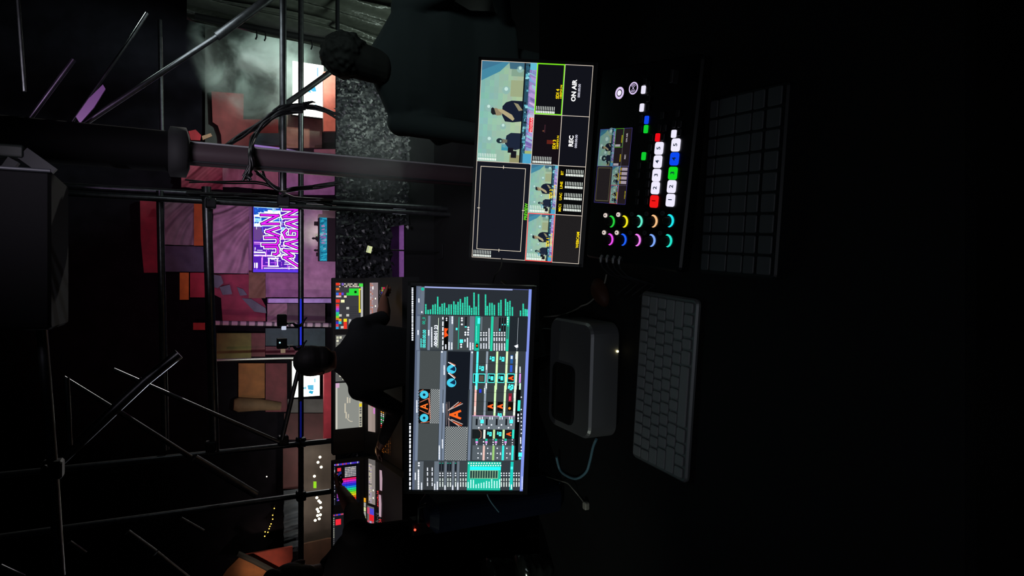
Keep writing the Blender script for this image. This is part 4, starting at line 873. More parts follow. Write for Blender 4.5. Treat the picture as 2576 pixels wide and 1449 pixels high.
# ------------------------------------------------------------------ scaffolding round the booth
def rad(px, Y, x):                                  # tube radius that spans px picture pixels at depth Y
    d = ray(x, 720); return px / 2 * (Y / d.y) / FPX
scf = thing('scaffold_frame', (0, 5.9, FZ), 'galvanised tube scaffolding with posts, rails and braces around the booth', 'scaffolding')
def tubeo(name, a, b, r, parent=scf, m_=STEEL):
    g = MB(); g.tube([a, a.lerp(b, .5), b], r, 14); return g.build(name, m_, parent)
def vpost(x, y, Y, r, ztop=6.5, zbot=FZ, parent=scf, m_=STEEL):
    p = PY(x, y, Y); return tubeo('post', Vector((p.x, p.y, ztop)), Vector((p.x, p.y, zbot)), r, parent, m_)
RT = .024
post_a = vpost(640, 1129, 6.0, RT); post_b = vpost(600, 1268, 6.15, RT)
vpost(640, 513, 6.0, RT); vpost(640, 497, 6.08, .03, 6.5)
def prail(x0, y0, x1, y1, Y, r, name='rail'): return tubeo(name, PY(x0, y0, Y), PY(x1, y1, Y), r)
tubeo('rail', PY(757, -60, 6.1), PY(757, 1560, 6.1), RT)
prail(712, -60, 712, 480, 4.95, RT)
prail(519, 470, 540, 1135, 5.95, .037)
prail(402, 480, 416, 1132, 6.05, .028)
prail(105, 830, 133, 1182, 3.6, .022); prail(133, 1182, 150, 1449, 3.6, .022); prail(100, 640, 105, 830, 3.6, .022)
prail(43, -30, 62, 230, 3.4, .007); prail(402, 50, 407, 330, 6.0, .016)
prail(168, 950, 176, 1120, 3.9, .012)
for a, b, Y, r in (((705, -25), (545, 92), 5.0, .030), ((545, 92), (175, 335), 5.0, .018), ((840, 175), (690, 283), 5.8, RT), ((370, 33), (330, 95), 5.2, .012), ((330, 95), (60, 480), 5.2, .010), ((185, 150), (72, 302), 4.6, .014),
                   ((285, 930), (524, 1035), 5.4, .016), ((524, 1035), (702, 1112), 5.4, .016), ((160, 950), (290, 1030), 4.8, .014), ((290, 1030), (480, 1150), 4.8, .016), ((490, 1152), (645, 1245), 5.0, .026), ((128, 1180), (365, 958), 4.2, .030), ((365, 958), (450, 890), 4.2, .030),
                   ((752, 925), (709, 1106), 5.6, .018), ((320, 1339), (390, 1390), 4.4, .018), ((392, 1392), (475, 1458), 4.4, .018), ((175, 1364), (215, 1392), 4.4, .012), ((455, 1304), (512, 1336), 5.0, .012), ((0, 1424), (60, 1452), 4.0, .012)):
    tubeo('brace', PY(*a, Y), PY(*b, Y), r)
for x, y, Y in ((530, 1122, 5.93), (712, 1108, 5.7), (757, 514, 6.05), (757, 1112, 6.05), (757, 1247, 6.1), (530, 512, 5.93), (133, 1180, 3.6), (713, 505, 5.0)):
    p = PY(x, y, Y); g = MB(); g.rbox(p, (.085, .09, .08), r=.02); g.tube([p + Vector((.03, -.05, .02)), p + Vector((.03, -.085, .02))], .011, 8); g.build('coupler', DKSTEEL, scf)
# big column and its collar
colm = thing('round_column', (PY(700, 404, 4.6).x, 4.6, FZ), 'thick dark round column wrapped with cable, right of the name screen', 'column')
p = PY(700, 404, 4.6); g = MB(); g.tube([(p.x, p.y, FZ), (p.x, p.y, 1.9), (p.x, p.y, 2.02)], .076, 26); g.build('shaft', mat('column_paint', '#403539', .35, bump=.1, bscale=12), colm)
zc = PY(455, 395, 4.6).z; g = MB(); g.tube([(p.x, p.y, zc - .05), (p.x, p.y, zc - .03), (p.x, p.y, zc + .06), (p.x, p.y, zc + .08)], [.10, .155, .155, .10], 20); g.build('collar', MATTE, colm)
g = MB(); g.tube([(p.x, p.y, zc + .02), (p.x, p.y, 6.5)], .125, 20); g.build('upper_shaft', mat('column_paint_upper', '#060608', .8, spec=.1, bump=.1, bscale=12), colm)
for s_ in (-1, 1): g = MB(); g.tube([(p.x + s_ * .060, p.y - .055, zc), (p.x + s_ * .060, p.y - .055, FZ)], .006, 8); g.build('conduit', SILVER if s_ > 0 else DKSTEEL, colm)
# hanging black unit and fixtures high up
a = PY(-60, 835, 3.3); b = PY(128, 425, 3.3); c = (a + b) / 2
t = thing('hanging_cabinet', (c.x, 3.5, b.z), 'big black box-shaped unit hanging high above the name screen', 'hanging cabinet')
g = MB(); g.rbox((c.x, 3.55, c.z + .2), (abs(b.x - a.x), .5, abs(a.z - b.z) + .4), r=.03); g.build('cabinet_body', mat('deep_black_felt', '#040405', .95, spec=.1), t)
g = MB(); g.tube([(b.x - .01, 3.29, b.z + .5), (b.x - .01, 3.29, b.z)], .008, 8); g.build('edge_trim', DKSTEEL, t)
c = PY(95, 412, 4.2); t = thing('ceiling_fixture', c, 'dim grey angular bracket fixed high up beside the column', 'bracket'); 
g = MB(); g.box(c, (.07, .04, .16), rotm(0, 0, 38)); g.build('bracket_plate', DKSTEEL, t); g = MB(); g.box(c + Vector((-.10, 0, .02)), (.04, .04, .26), rotm(0, 0, 30)); g.build('bracket_arm', DKSTEEL, t)
g = MB(); g.box(c + Vector((-.06, 0, .14)), (.16, .05, .05), rotm(0, 0, 30)); g.build('bracket_foot', DKSTEEL, t)
c = PY(16, 380, 4.2); g = MB(); g.rbox(c, (.07, .06, .15), r=.015); o = g.build('junction_box', mat('box_grey_green', '#2c3430', .5), origin=c); tag(o, 'pale grey-green rounded box at the very top of the column', 'junction box')
# lit edge of a brace, its lilac light put in as a strip
g = MB(); a, b = PY(262, 218, 4.9), PY(196, 302, 4.9); w = Vector((.022, 0, .012))
g.add([a - w * .6, a + w * .6, a.lerp(b, .5) + w * 1.2, b + w * .9, b - w * .9, a.lerp(b, .5) - w * 1.2], [(0, 1, 2, 5), (5, 2, 3, 4)]); g.add([Vector(v) + Vector((0, .02, 0)) for v in g.v], [(5, 2, 1, 0), (4, 3, 2, 5)])
o = g.build('brace_lit_edge', mat('lilac_edge_light', '#d0a0e0', .3), origin=b); tag(o, 'lilac strip painted as the lit edge of a slanting tube high on the right', 'lit_edge')
spot('brace_edge_fill', (1.2, 3.0, 2.6), PY(230, 262, 4.9), 26, (.85, .5, 1), 22, 1, .05)  # unseen purple spot added to brighten that strip

# ---- black cable bundles
def bundle(name, px, Y, r, n, label, spread=.03, seed=0):
    rr = random.Random(seed); t = None; root = thing(name, PY(px[0][0], px[0][1], Y), label, 'cables')
    for k in range(n):
        off = [Vector((rr.uniform(-1, 1), rr.uniform(-1, 1), rr.uniform(-1, 1))) * spread * (.5 if 0 < i < len(px) - 1 else 1) for i in range(len(px))]
        pts = [PY(p[0], p[1], (p[2] if len(p) > 2 else Y)) + o_ for p, o_ in zip(px, off)]
        cable('cable', pts, r * rr.uniform(.8, 1.2), CABLE, None, parent=root)
    return root
bundle('cable_bundle', [(556, 378, 4.75), (600, 348), (645, 318), (682, 292), (714, 270), (755, 266), (800, 272), (850, 292)], 4.85, .0085, 6, 'thick bundle of black cables arching from the column across the white screen', .028, 2)
bundle('cable_bundle', [(618, 446, 4.5), (632, 415, 4.48), (632, 378, 4.5), (640, 345), (668, 312), (712, 284), (760, 272)], 4.75, .0090, 6, 'black cable bundle bent around the column and rising to the arch', .024, 5)
bundle('cable_bundle', [(648, 428), (668, 455), (700, 478), (740, 476), (790, 470), (850, 458)], 5.1, .0085, 4, 'slack black cables sagging left of the column', .032, 8)
bundle('cable_bundle', [(470, 458), (560, 460), (660, 462), (720, 490), (760, 500), (850, 498)], 5.4, .007, 2, 'long loose pair of black cables left of the column', .02, 9)
bundle('cable_bundle', [(470, 486), (560, 488), (640, 492), (740, 500), (840, 512)], 5.7, .013, 3, 'dark cables taped along the twin posts above the name screen', .02, 10)
g = MB(); g.add([], []); a = PY(762, 262, 4.85); g.tube([a, PY(786, 256, 4.85), PY(794, 258, 4.85)], [.014, .008, .003], 8); o = g.build('cable_tie_end', CABLE, origin=a); tag(o, 'loose pointed end sticking out of the cable arch', 'cable end')
a = PY(628, 438, 4.5); g = MB(); g.tube([a, PY(624, 446, 4.45), PY(634, 452, 4.45)], [.02, .014, .003], 8); o = g.build('cable_tie_end', CABLE, origin=a); tag(o, 'loose pointed end hanging below the column bundle', 'cable end')

# ---- grey tarpaulin at the right
rr = random.Random(4); g = MB(); nx, nz = 90, 50; vs = []
A, B, Cc, D = PY(470, 40, 6.6), PY(1040, 150, 6.6), PY(1040, -120, 6.6), PY(470, -120, 6.6)
for j in range(nz + 1):
    for i in range(nx + 1):
        u, v = i / nx, j / nz; p = (A.lerp(B, v)).lerp(D.lerp(Cc, v), u)
        s = u * 9 + v * 2.2 * (1 - .3 * u) + .25 * math.sin(v * 7 + u * 4)
        p = p + Vector((0, .12 * math.sin(s * 2.1) + .06 * math.sin(s * 5.3 + 1.5 * math.sin(v * 3)) + .022 * math.sin(s * 13 + v * 9), 0)); vs.append(p)
W_ = nx + 1; fs = [(j * W_ + i, j * W_ + i + 1, (j + 1) * W_ + i + 1, (j + 1) * W_ + i) for j in range(nz) for i in range(nx)]
g.add(vs, fs, smooth=True); g.add([v + Vector((0, .012, 0)) for v in vs], [tuple(reversed(f)) for f in fs], smooth=True)
o = g.build('tarpaulin', mat('grey_tarpaulin', '#60645c', .3, bump=.25, bscale=14, vary=.15), origin=A); tag(o, 'grey-green folded tarpaulin hanging at the right edge', 'tarpaulin')
tb = thing('tarpaulin_rail', PY(700, 82, 6.4), 'dark rail with small hooks along the lower edge of the tarpaulin', 'rail')
g = MB(); g.tube([PY(490, 40, 6.45), PY(720, 86, 6.45), PY(960, 128, 6.45)], .028, 12); g.build('rail_tube', MATTE, tb)
for x, y in ((646, 76), (668, 80), (785, 102)): a = PY(x, y, 6.42); g = MB(); g.tube([a, a + Vector((-.06, 0, 0)), a + Vector((-.085, 0, .01))], .007, 6); g.build('hook', MATTE, tb)
area('tarp_glow', (1.9, 5.2, -.4), PY(760, 0, 6.6), 10, (.8, 1, .88), .3, .6)  # unseen area light added to bring out the tarpaulin folds

# ---- leafy netting along the front rail
NT = thing('front_barrier', (0, 6.40, FZ), 'black board barrier along the front edge of the lower deck', 'barrier')
zt = PY(846, 700, 6.42).z; zb = PY(1000, 700, 6.42).z
g = MB(); g.box((0, 6.46, (PY(1018, 700, 6.46).z + FZ) / 2), (8.6, .05, PY(1018, 700, 6.46).z - FZ)); g.build('barrier_board', MATTE, NT)
g = MB(); g.tube([(-4.2, 6.46, zt - .02), (0, 6.46, zt - .02), (4.2, 6.46, zt - .02)], .02); g.build('handrail', DKSTEEL, NT)
for k in range(6): g = MB(); g.tube([(-4 + k * 1.6, 6.46, zt), (-4 + k * 1.6, 6.46, FZ)], .016); g.build('upright', DKSTEEL, NT)
g = MB(); rr = random.Random(77); x0, x1 = -3.1, PY(900, 196, 6.4).x
n = 150; vs = []; 
for i in range(n + 1):
    x = x0 + (x1 - x0) * i / n; up_ = zt + rr.uniform(-.012, .014); vs += [(x, 6.40 + rr.uniform(-.01, .01), up_), (x, 6.42, (zt + zb) / 2), (x, 6.40, zb + (.075 if .02 < x < .62 else -.10) + rr.uniform(-.03, .02))]
g.add(vs, [f for i in range(n) for f in ((3 * i, 3 * i + 1, 3 * i + 4, 3 * i + 3), (3 * i + 1, 3 * i + 2, 3 * i + 5, 3 * i + 4))])
for k in range(5200):
    p = Vector((rr.uniform(x0, x1), 6.38 - rr.random() * .10, rr.uniform(zb - .09, zt + .004)))
    if .02 < p.x < .62 and p.z < zb + .09: continue
    L = rr.uniform(.02, .06); w = rr.uniform(.006, .014); a = rr.uniform(0, 6.28); cur = rr.uniform(2, 9) * rr.choice((-1, 1)); q = []; m_n = 4
    pos = p.copy(); ang = a; nrm = rr.uniform(-.6, .6)
    for i in range(m_n + 1):
        d = Vector((math.cos(ang), nrm * .3, math.sin(ang))); s_ = Vector((-math.sin(ang), nrm, math.cos(ang))) * w * (1 - (i / m_n) ** 2 * .9); q += [pos + s_, pos - s_]; pos = pos + d * (L / m_n); ang += cur * L / m_n * 4
    g.add(q, [(2 * i, 2 * i + 1, 2 * i + 3, 2 * i + 2) for i in range(m_n)], smooth=True)
o = g.build('camouflage_netting', mat('netting_leaf', '#34353a', .36, spec=.6), origin=(0, 6.40, zb)); tag(o, 'dark leafy camouflage netting hung along the front barrier', 'netting', None, 'stuff')
area('net_glow', (1.9, 4.8, 1.7), (1.0, 6, .3), 2.2, (.85, .95, 1), .5, .5)

# ------------------------------------------------------------------ lighting consoles
def console(name, x_top, yL, yR, Y, label, fill_displays, group):
    pL, pR = PY(880, yL, Y), PY(880, yR, Y); cx = (pL.x + pR.x) / 2; w = pR.x - pL.x
    t = thing(name, (cx, Y - .1, FZ), label, 'lighting console', group)
    zt_, zm = PY(838, 800, Y).z, PY(918, 800, Y).z
    g = MB(); g.rbox((cx, Y + .04, (zt_ + zm) / 2), (w, .07, zt_ - zm), r=.01); g.build('screen_housing', MATTE, t)
    p1, p2 = PY(918, 800, Y - .02), PY(955, 800, Y - .16); p3 = PY(1012, 800, Y - .60); p1.x = p2.x = p3.x = 0
    bot = p3.z - .12
    prof = [(p1.y, p1.z), (p2.y, p2.z), (p3.y, p3.z), (p3.y, bot), (Y + .05, bot), (Y + .05, p1.z)]
    vs = [(cx + s * w / 2, y, z) for s in (-1, 1) for y, z in prof]; n = len(prof); g = MB()
    g.add(vs, [tuple(range(n)), tuple(reversed(range(n, 2 * n)))] + [(i, i + n, (i + 1) % n + n, (i + 1) % n) for i in range(n)]); g.build('desk_body', MATTE, t)
    g = MB()
    for sx in (-1, 1):
        for yy in (Y - .45, Y - .02): g.tube([(cx + sx * w * .42, yy, bot), (cx + sx * w * .42, yy, FZ)], .02, 8)
    g.build('stand', DKSTEEL, t)
    return t, p1, p2, p3
def seg(t, name, x0, y0, x1, y1, Y0, Y1, fill, strength='lit_display'):
    """a display whose upper edge is at (x0, Y0) and lower edge at (x1, Y1)"""
    a, b = PY(x0, (y0 + y1) / 2, Y0), PY(x1, (y0 + y1) / 2, Y1); up = (a - b); h = Vector((0, up.y, up.z)).length; up = Vector((0, up.y, up.z)).normalized()
    c = (a + b) / 2; w = abs(PY((x0 + x1) / 2, y0, c.y).x - PY((x0 + x1) / 2, y1, c.y).x); cv = Canvas(c, (1, 0, 0), up, w, h, .0008)
    fill(cv); cv.mb.build(name, SCREEN, t, paint=True)
def cells(cv, a0, b0, a1, b1, nx, ny, cols, rr, lay=3, gap=.2, p=1.0):
    for i in range(nx):
        for j in range(ny):
            if rr.random() > p: continue
            w, h = (a1 - a0) / nx, (b1 - b0) / ny; col = cols(i, j) if callable(cols) else rr.choice(cols)
            cv.rect(a0 + w * (i + gap / 2), b0 + h * (j + gap / 2), a0 + w * (i + 1 - gap / 2), b0 + h * (j + 1 - gap / 2), col, lay)
c1, p1, p2, p3 = console('lighting_console', 838, 1142, 699, 4.9, 'wide lighting console with green, yellow and grey screens, in front of the standing operator', None, 'lighting consoles')
def f1(cv):
    rr = random.Random(1); cv.rect(0, 0, 1, 1, '#3c3c40', 0)
    def k(cx, cy): return (1 - (cy - 175) / 995.0, (cx - 210) / 590.0)   # crop pixels -> screen fractions
    def r(x0, y0, x1, y1, c, l=2): a1, b0 = k(x0, y0); a0, b1 = k(x1, y1); cv.rect(max(0, a0), max(0, b0), min(1, a1), min(1, b1), c, l)
    cells(cv, .90, .12, .985, .86, 3, 12, ('#e8e0d0', '#c8b8a8', '#b8a89a', '#2a2828'), rr)
    r(215, 180, 295, 235, '#e83820', 4); r(338, 185, 380, 235, '#7a60c8', 4); r(710, 195, 800, 262, '#48e048', 4)
    r(220, 290, 288, 335, '#f07830', 3); r(440, 390, 725, 450, '#2cc83c', 3); r(497, 300, 725, 450, '#2cd83c', 3); r(610, 350, 660, 400, '#0a200a', 4)
    r(220, 388, 275, 440, '#3a6ae0', 3); r(280, 388, 330, 440, '#e03838', 3); r(335, 388, 382, 440, '#5a48d8', 3); r(220, 450, 330, 488, '#d8b8c0', 3); r(388, 450, 445, 495, '#e8e0c0', 3)
    r(215, 530, 300, 600, '#e83a28', 3); r(322, 538, 400, 600, '#f8f8c0', 3)
    for i, c in enumerate(('#f03828', '#e04888', '#c048d8', '#5a50d8', '#28c8a0', '#28c878', '#88d828', '#e07828')): r(218, 632 + i * 42, 285, 672 + i * 42, c, 3)
    r(275, 945, 335, 1000, '#f09828', 3); r(275, 1000, 335, 1055, '#28c8d8', 3); r(380, 945, 452, 1010, '#f0e028', 3); r(380, 1010, 452, 1160, '#e83828', 3); r(218, 1000, 270, 1055, '#3a38c8', 3); r(218, 1055, 275, 1110, '#d83848', 3); r(218, 1110, 275, 1160, '#2898d8', 3)
    for x, y in ((468, 720), (468, 872), (310, 872), (350, 1125)): r(x - 30, y - 25, x + 30, y + 25, '#c8c8c0', 3)
    r(490, 955, 545, 1110, '#a8a8a8', 3); r(545, 1010, 605, 1130, '#a8b098', 3)
    r(708, 300, 752, 820, '#e8d820', 3); r(735, 330, 752, 745, '#383020', 4); r(752, 262, 800, 1050, '#b8b8b8', 3)
    cells(cv, .12, .5, .5, .88, 8, 6, ('#34343a',), rr, 1, .3)
seg(c1, 'left_display' if False else 'display', 844, 711, 913, 828, 4.895, 4.895, f1)
def f2(cv): rr = random.Random(2); cv.rect(0, 0, 1, 1, '#5a5a58', 0); cells(cv, .02, .02, .98, .98, 14, 9, ('#c8c8b0', '#a8a8a0', '#8a8a80', '#e0e0c8', '#606060'), rr, 2, .25, .85)
seg(c1, 'display', 844, 842, 913, 958, 4.895, 4.895, f2)
def f3(cv):
    cv.rect(0, 0, 1, 1, '#8a8c86', 0); cv.rect(0, 0, 1, .07, '#c8c4b8', 1); cv.rect(0, .88, 1, 1, '#b8b4a0', 1)
    rr = random.Random(3); cells(cv, .02, .885, .98, .99, 18, 1, ('#404040', '#d8d8d8', '#606060'), rr, 2, .3, .8); cv.rect(.45, .885, .52, .99, '#e8d020', 3); cv.rect(.90, 0, 1, .14, '#d0a8c8', 2)
    S_ = '#c8c0ac'
    for a0, b0, a1, b1 in ((.55, .42, .68, .47), (.55, .51, .66, .55), (.34, .33, .55, .38), (.22, .37, .36, .42), (.22, .46, .31, .50)): cv.rect(a0, b0, a1, b1, S_, 2)
    cv.line([(.21, .44), (.17, .50), (.145, .56), (.14, .62)], .006, S_, 2)
seg(c1, 'display', 844, 962, 911, 1077, 4.895, 4.895, f3)
def flet(cv):
    rr = random.Random(4); cv.rect(0, 0, 1, 1, '#8a7c80', 0); cells(cv, .01, .05, .99, .45, 22, 2, ('#c0a0a8', '#a89098', '#c87860', '#d0c0c0'), rr, 2, .3)
    for a in (.18, .38, .58): cv.disc(a, .72, .007, '#fffff0', 3, 10)
    for a in (.84, .88): cv.disc(a, .42, .007, '#ffffff', 3, 10)
seg(c1, 'letterbox_display', 930, 711, 951, 806, 4.815, 4.735, flet)
def flet2(cv): rr = random.Random(5); cv.rect(0, 0, 1, 1, '#a09088', 0); cv.rect(0, .5, 1, 1, '#988880', 1); cv.rect(.70, .5, .84, 1, '#50e020', 2); cv.rect(.52, .5, .68, .8, '#e01880', 2); cv.rect(.38, .75, .5, 1, '#d080c8', 2); cells(cv, .85, .5, 1, 1, 3, 2, ('#e0b888', '#b08060'), rr, 3)
seg(c1, 'letterbox_display', 926, 965, 944, 1086, 4.83, 4.765, flet2)
def fpad(cv): rr = random.Random(6); cells(cv, 0, 0, 1, 1, 10, 4, ('#e8e8f0', '#d03070', '#c848c8', '#5050d8', '#f08030', '#3870d8', '#48c868', '#d02030'), rr, 1, .15)
seg(c1, 'lit_pads', 960, 722, 969, 780, 4.67, 4.60, fpad)
def fk(cv):
    rr = random.Random(7)
    cells(cv, .5, 0, 1, 1, 12, 2, lambda i, j: ('#f04040', '#ff3030', '#f8e8e8', '#40f080', '#ffffff', '#30d070', '#f0ffff', '#fff8e0', '#f0a030', '#ffffff', '#f09020', '#f0b060')[i], rr, 1, .45)
    cells(cv, 0, 0, .5, 1, 12, 3, ('#b06820', '#7a4010', '#d08030', '#301808'), rr, 1, .4)
seg(c1, 'lit_keys', 957, 1020, 967, 1138, 4.695, 4.615, fk)
def fsp(cv): rr = random.Random(8); cells(cv, 0, 0, 1, 1, 26, 2, ('#b0b0c8', '#303038', '#202028'), rr, 1, .6)
seg(c1, 'small_lights', 955, 727, 958, 795, 4.72, 4.70, fsp)
def fam(cv): rr = random.Random(9); cells(cv, 0, 0, 1, 1, 16, 4, ('#3a2010', '#6a3a14', '#a0601c', '#201008'), rr, 1, .5)
seg(c1, 'amber_keys', 968, 1085, 984, 1142, 4.605, 4.475, fam)

c2, *_ = console('lighting_console', 838, 1449, 1158, 4.75, 'lighting console with a rainbow colour-picker screen, at the far left behind the reaching arm', None, 'lighting consoles')
HUE = ('#f02060', '#e828c8', '#6a30f0', '#2038e8', '#1890f0', '#18e0a8', '#40e850', '#a8e820', '#f0e020', '#f08018', '#f02818')
def g1(cv):
    rr = random.Random(12); cv.rect(0, 0, 1, 1, '#0a0a0e', 0)
    cells(cv, .93, .02, .99, .98, 1, 22, ('#5038e0', '#6a48f0', '#e04060', '#c8c8e8', '#4838c8'), rr, 2, .3)
    cells(cv, .64, .42, .88, .86, 6, 8, ('#c8c4c8', '#b8b8c0', '#e0d8d8'), rr, 2, .3)
    for j, c_ in enumerate(HUE): cells(cv, .62 - .048 * (j + 1), .30, .62 - .048 * j, .86, 1, 9, (c_,), rr, 2, .14)
    cells(cv, .03, .62, .085, .86, 2, 4, ('#d0e0f0', '#e8e8e8', '#f0c0c0'), rr, 2, .25)
    cv.rect(.80, .14, .88, .28, '#e83040', 2); cv.rect(.55, .15, .62, .27, '#e02838', 2); cells(cv, .63, .12, .79, .30, 5, 4, ('#3848e8', '#d03858', '#2838a0', '#14142a'), rr, 2, .3); cells(cv, .10, .12, .28, .26, 5, 3, ('#4848e0', '#c050d0', '#2c2c90'), rr, 2, .3); cells(cv, .02, .02, .98, .06, 30, 1, ('#c8c8d0', '#505060', '#101018'), rr, 2, .3)
seg(c2, 'display', 839, 1162, 905, 1268, 4.745, 4.745, g1)
def g2(cv):
    rr = random.Random(13); cv.rect(0, 0, 1, 1, '#17181c', 0); cells(cv, .94, .02, .99, .98, 1, 18, ('#4038e0', '#6a58f0', '#e05070'), rr, 2, .3); cv.rect(.72, .1, .86, .3, '#f02838', 2); cells(cv, .1, .62, .93, .70, 14, 1, ('#5048e0', '#d048a0', '#e8e8e8', '#303048'), rr, 2, .3); cells(cv, .02, .02, .92, .06, 18, 1, ('#b8b8a8', '#606060'), rr, 2, .3)
seg(c2, 'display', 837, 1288, 905, 1392, 4.745, 4.745, g2)
def g3(cv): rr = random.Random(14); cv.rect(0, 0, 1, 1, '#8c8480', 0); cv.rect(.88, 0, 1, 1, '#6a6664', 1); cells(cv, .02, .05, .9, .5, 22, 2, ('#c8b8b0', '#6a6460', '#b0a0c0', '#d0c8a8'), rr, 2, .3); [cv.disc(a, .74, .007, '#fffff0', 3, 10) for a in (.15, .32)]
seg(c2, 'letterbox_display', 927, 1156, 944, 1268, 4.675, 4.605, g3)
def g4(cv): rr = random.Random(15); cv.rect(0, 0, 1, 1, '#6a6468', 0); cv.rect(.75, .4, .95, 1, '#5048d0', 2); cv.rect(.75, 0, .95, .35, '#c84868', 2); cv.rect(.56, .3, .76, 1, '#e82028', 2); cells(cv, .0, .0, .55, 1, 8, 3, ('#b0a0c8', '#a898b8', '#c0b0d0', '#c05060', '#606060'), rr, 2, .15)
seg(c2, 'letterbox_display', 924, 1274, 941, 1355, 4.685, 4.615, g4)
def g5(cv): rr = random.Random(16); cells(cv, 0, 0, 1, 1, 8, 1, ('#c8c8c0', '#a0a098', '#d0d8a0', '#303030', '#e8a020'), rr, 1, .1)
seg(c2, 'fader_strip_display', 915, 1252, 921, 1345, 4.72, 4.70, g5)
def g6(cv): cv.poly([(0, .1), (1, 0), (1, .8), (.6, 1), (0, .9)], '#b89aa8', 1)
seg(c2, 'lit_panel', 955, 1183, 962, 1234, 4.56, 4.53, g6); seg(c2, 'lit_panel', 953, 1245, 960, 1300, 4.56, 4.53, g6)
def g7(cv): rr = random.Random(17); [cv.line([(k / 14, rr.random()), ((k + .7) / 14, rr.random())], .004, rr.choice(('#f02028', '#c01020', '#ff4048')), 1) for k in range(14)]
seg(c2, 'red_key_lights', 948, 1234, 953, 1275, 4.60, 4.57, g7); seg(c2, 'red_key_lights', 952, 1305, 961, 1355, 4.56, 4.50, g7)
def g8(cv): rr = random.Random(18); cells(cv, 0, 0, 1, 1, 30, 4, ('#58504c', '#201c1c', '#a09890', '#141414'), rr, 1, .55)
seg(c2, 'key_rows', 945, 1290, 958, 1352, 4.60, 4.54, g8)

# ---- little lit tablets on thin stands, half hidden behind people and netting
for (x0, y0, x1, y1, Y, lb, col) in ((974, 284, 1000, 238, 3.7, 'tilted white-lit tablet peeking out beside the curly-haired figure', '#d8e0d0'), (1009, 322, 1020, 284, 3.45, 'second narrow lit tablet beside the curly-haired figure, the dimmer one', '#6a7670'), (922, 637, 936, 618, 6.22, 'small bright tablet glimmering in front of the leafy netting', '#d0d8a0')):
    a, b = PY(x0, y0, Y), PY(x1, y1, Y); c = (a + b) / 2; t = thing('tablet', (c.x, c.y, FZ), lb, 'tablet'); w, h = b.x - a.x, a.z - b.z
    R_ = rotm(0, 0, 14); g = MB(); g.rbox(c + Vector((0, .006, 0)), (w, .008, h), r=.003, rot=R_); g.build('tablet_case', MATTE, t)
    cv = Canvas(c, R_.col[0], R_.col[2], w * .9, h * .9); cv.rect(0, 0, 1, 1, col, 0); cv.rect(.1, .15, .9, .3, '#a0a8a0', 1); cv.mb.build('display', SCREEN, t, paint=True)
    g = MB(); g.tube([c + Vector((0, .012, 0)), Vector((c.x, c.y + .02, c.z - h * .5)), Vector((c.x, c.y + .02, FZ))], .007, 8); g.rbox((c.x, c.y + .02, FZ + .006), (.16, .16, .012), r=.03); g.build('tablet_stand', MATTE, t)

# ---- pair of small devices on clamp arms fixed to the rail
for i, (y, lb, wpx) in enumerate(((806, 'black device clamped to the rail, the right one of two, with white lit window', 32), (864, 'small black clamped device on the rail, nearest the operator\'s head', 26))):
    c = PY(709, y, 5.95); t = thing('clamp_device', c, lb, 'clamp device', 'devices clamped to the rail')
    R_ = rotm(0, 0, 0); w = wpx * .0034
    g = MB(); g.rbox(c, (w, .07, .075), r=.018, n=5) if i == 0 else g.rbox(c, (w, .07, .078), r=.006); g.build('device_body', MATTE, t)
    l = PY(714 if i == 0 else 712, y + (19 if i == 0 else 19), 5.93); g = MB(); g.rbox(l, (.034, .03, .036), r=.006); g.build('lit_window', emit('lit_window%d' % i, '#c8d0e8' if i == 0 else '#a89078', .9 if i == 0 else .5), t)
    if i: g = MB(); g.ball(PY(704, y - 2, 5.91), .007); g.build('indicator_light', emit('white_dot', '#b8e0e8', 1.2), t)
    a = PY(722, y + 8, 5.95); b = PY(745, y + 14, 5.98); d = PY(757, y + 12, 6.06); g = MB(); g.tube([c, a, a.lerp(b, .5) + Vector((.015, 0, -.01)), b, d], [.010, .012, .008, .016, .016], 10); g.build('clamp_arm', DKSTEEL, t)
    e = PY(772, y - 8, 6.02); g = MB(); g.tube([d + Vector((0, -.03, 0)), PY(765, y, 6.02), e], [.014, .009, .006], 8); g.build('clamp_handle', DKSTEEL, t)
    f_ = PY(727, y + 12, 5.92); g = MB(); g.ball(f_, .010, (1.6, 1, .7)); g.build('joint_knob', SILVER, t)
# blue light on parts of the rail, put in as thin glowing tubes
for (y0, y1, s_) in ((752, 868, .55), (1010, 1110, .10)):
    g = MB(); g.tube([PY(756.5, y0, 6.05), PY(756.5, y1, 6.05)], .008, 8); o = g.build('rail_blue_sheen', emit('blue_sheen%d' % y0, '#3040ff', s_), origin=PY(756.5, y0, 6.05)); tag(o, 'glowing strip for blue light on the rail ' + ('between the two clamped devices' if y0 < 900 else 'left of the operator, the dim one'), 'painted light')

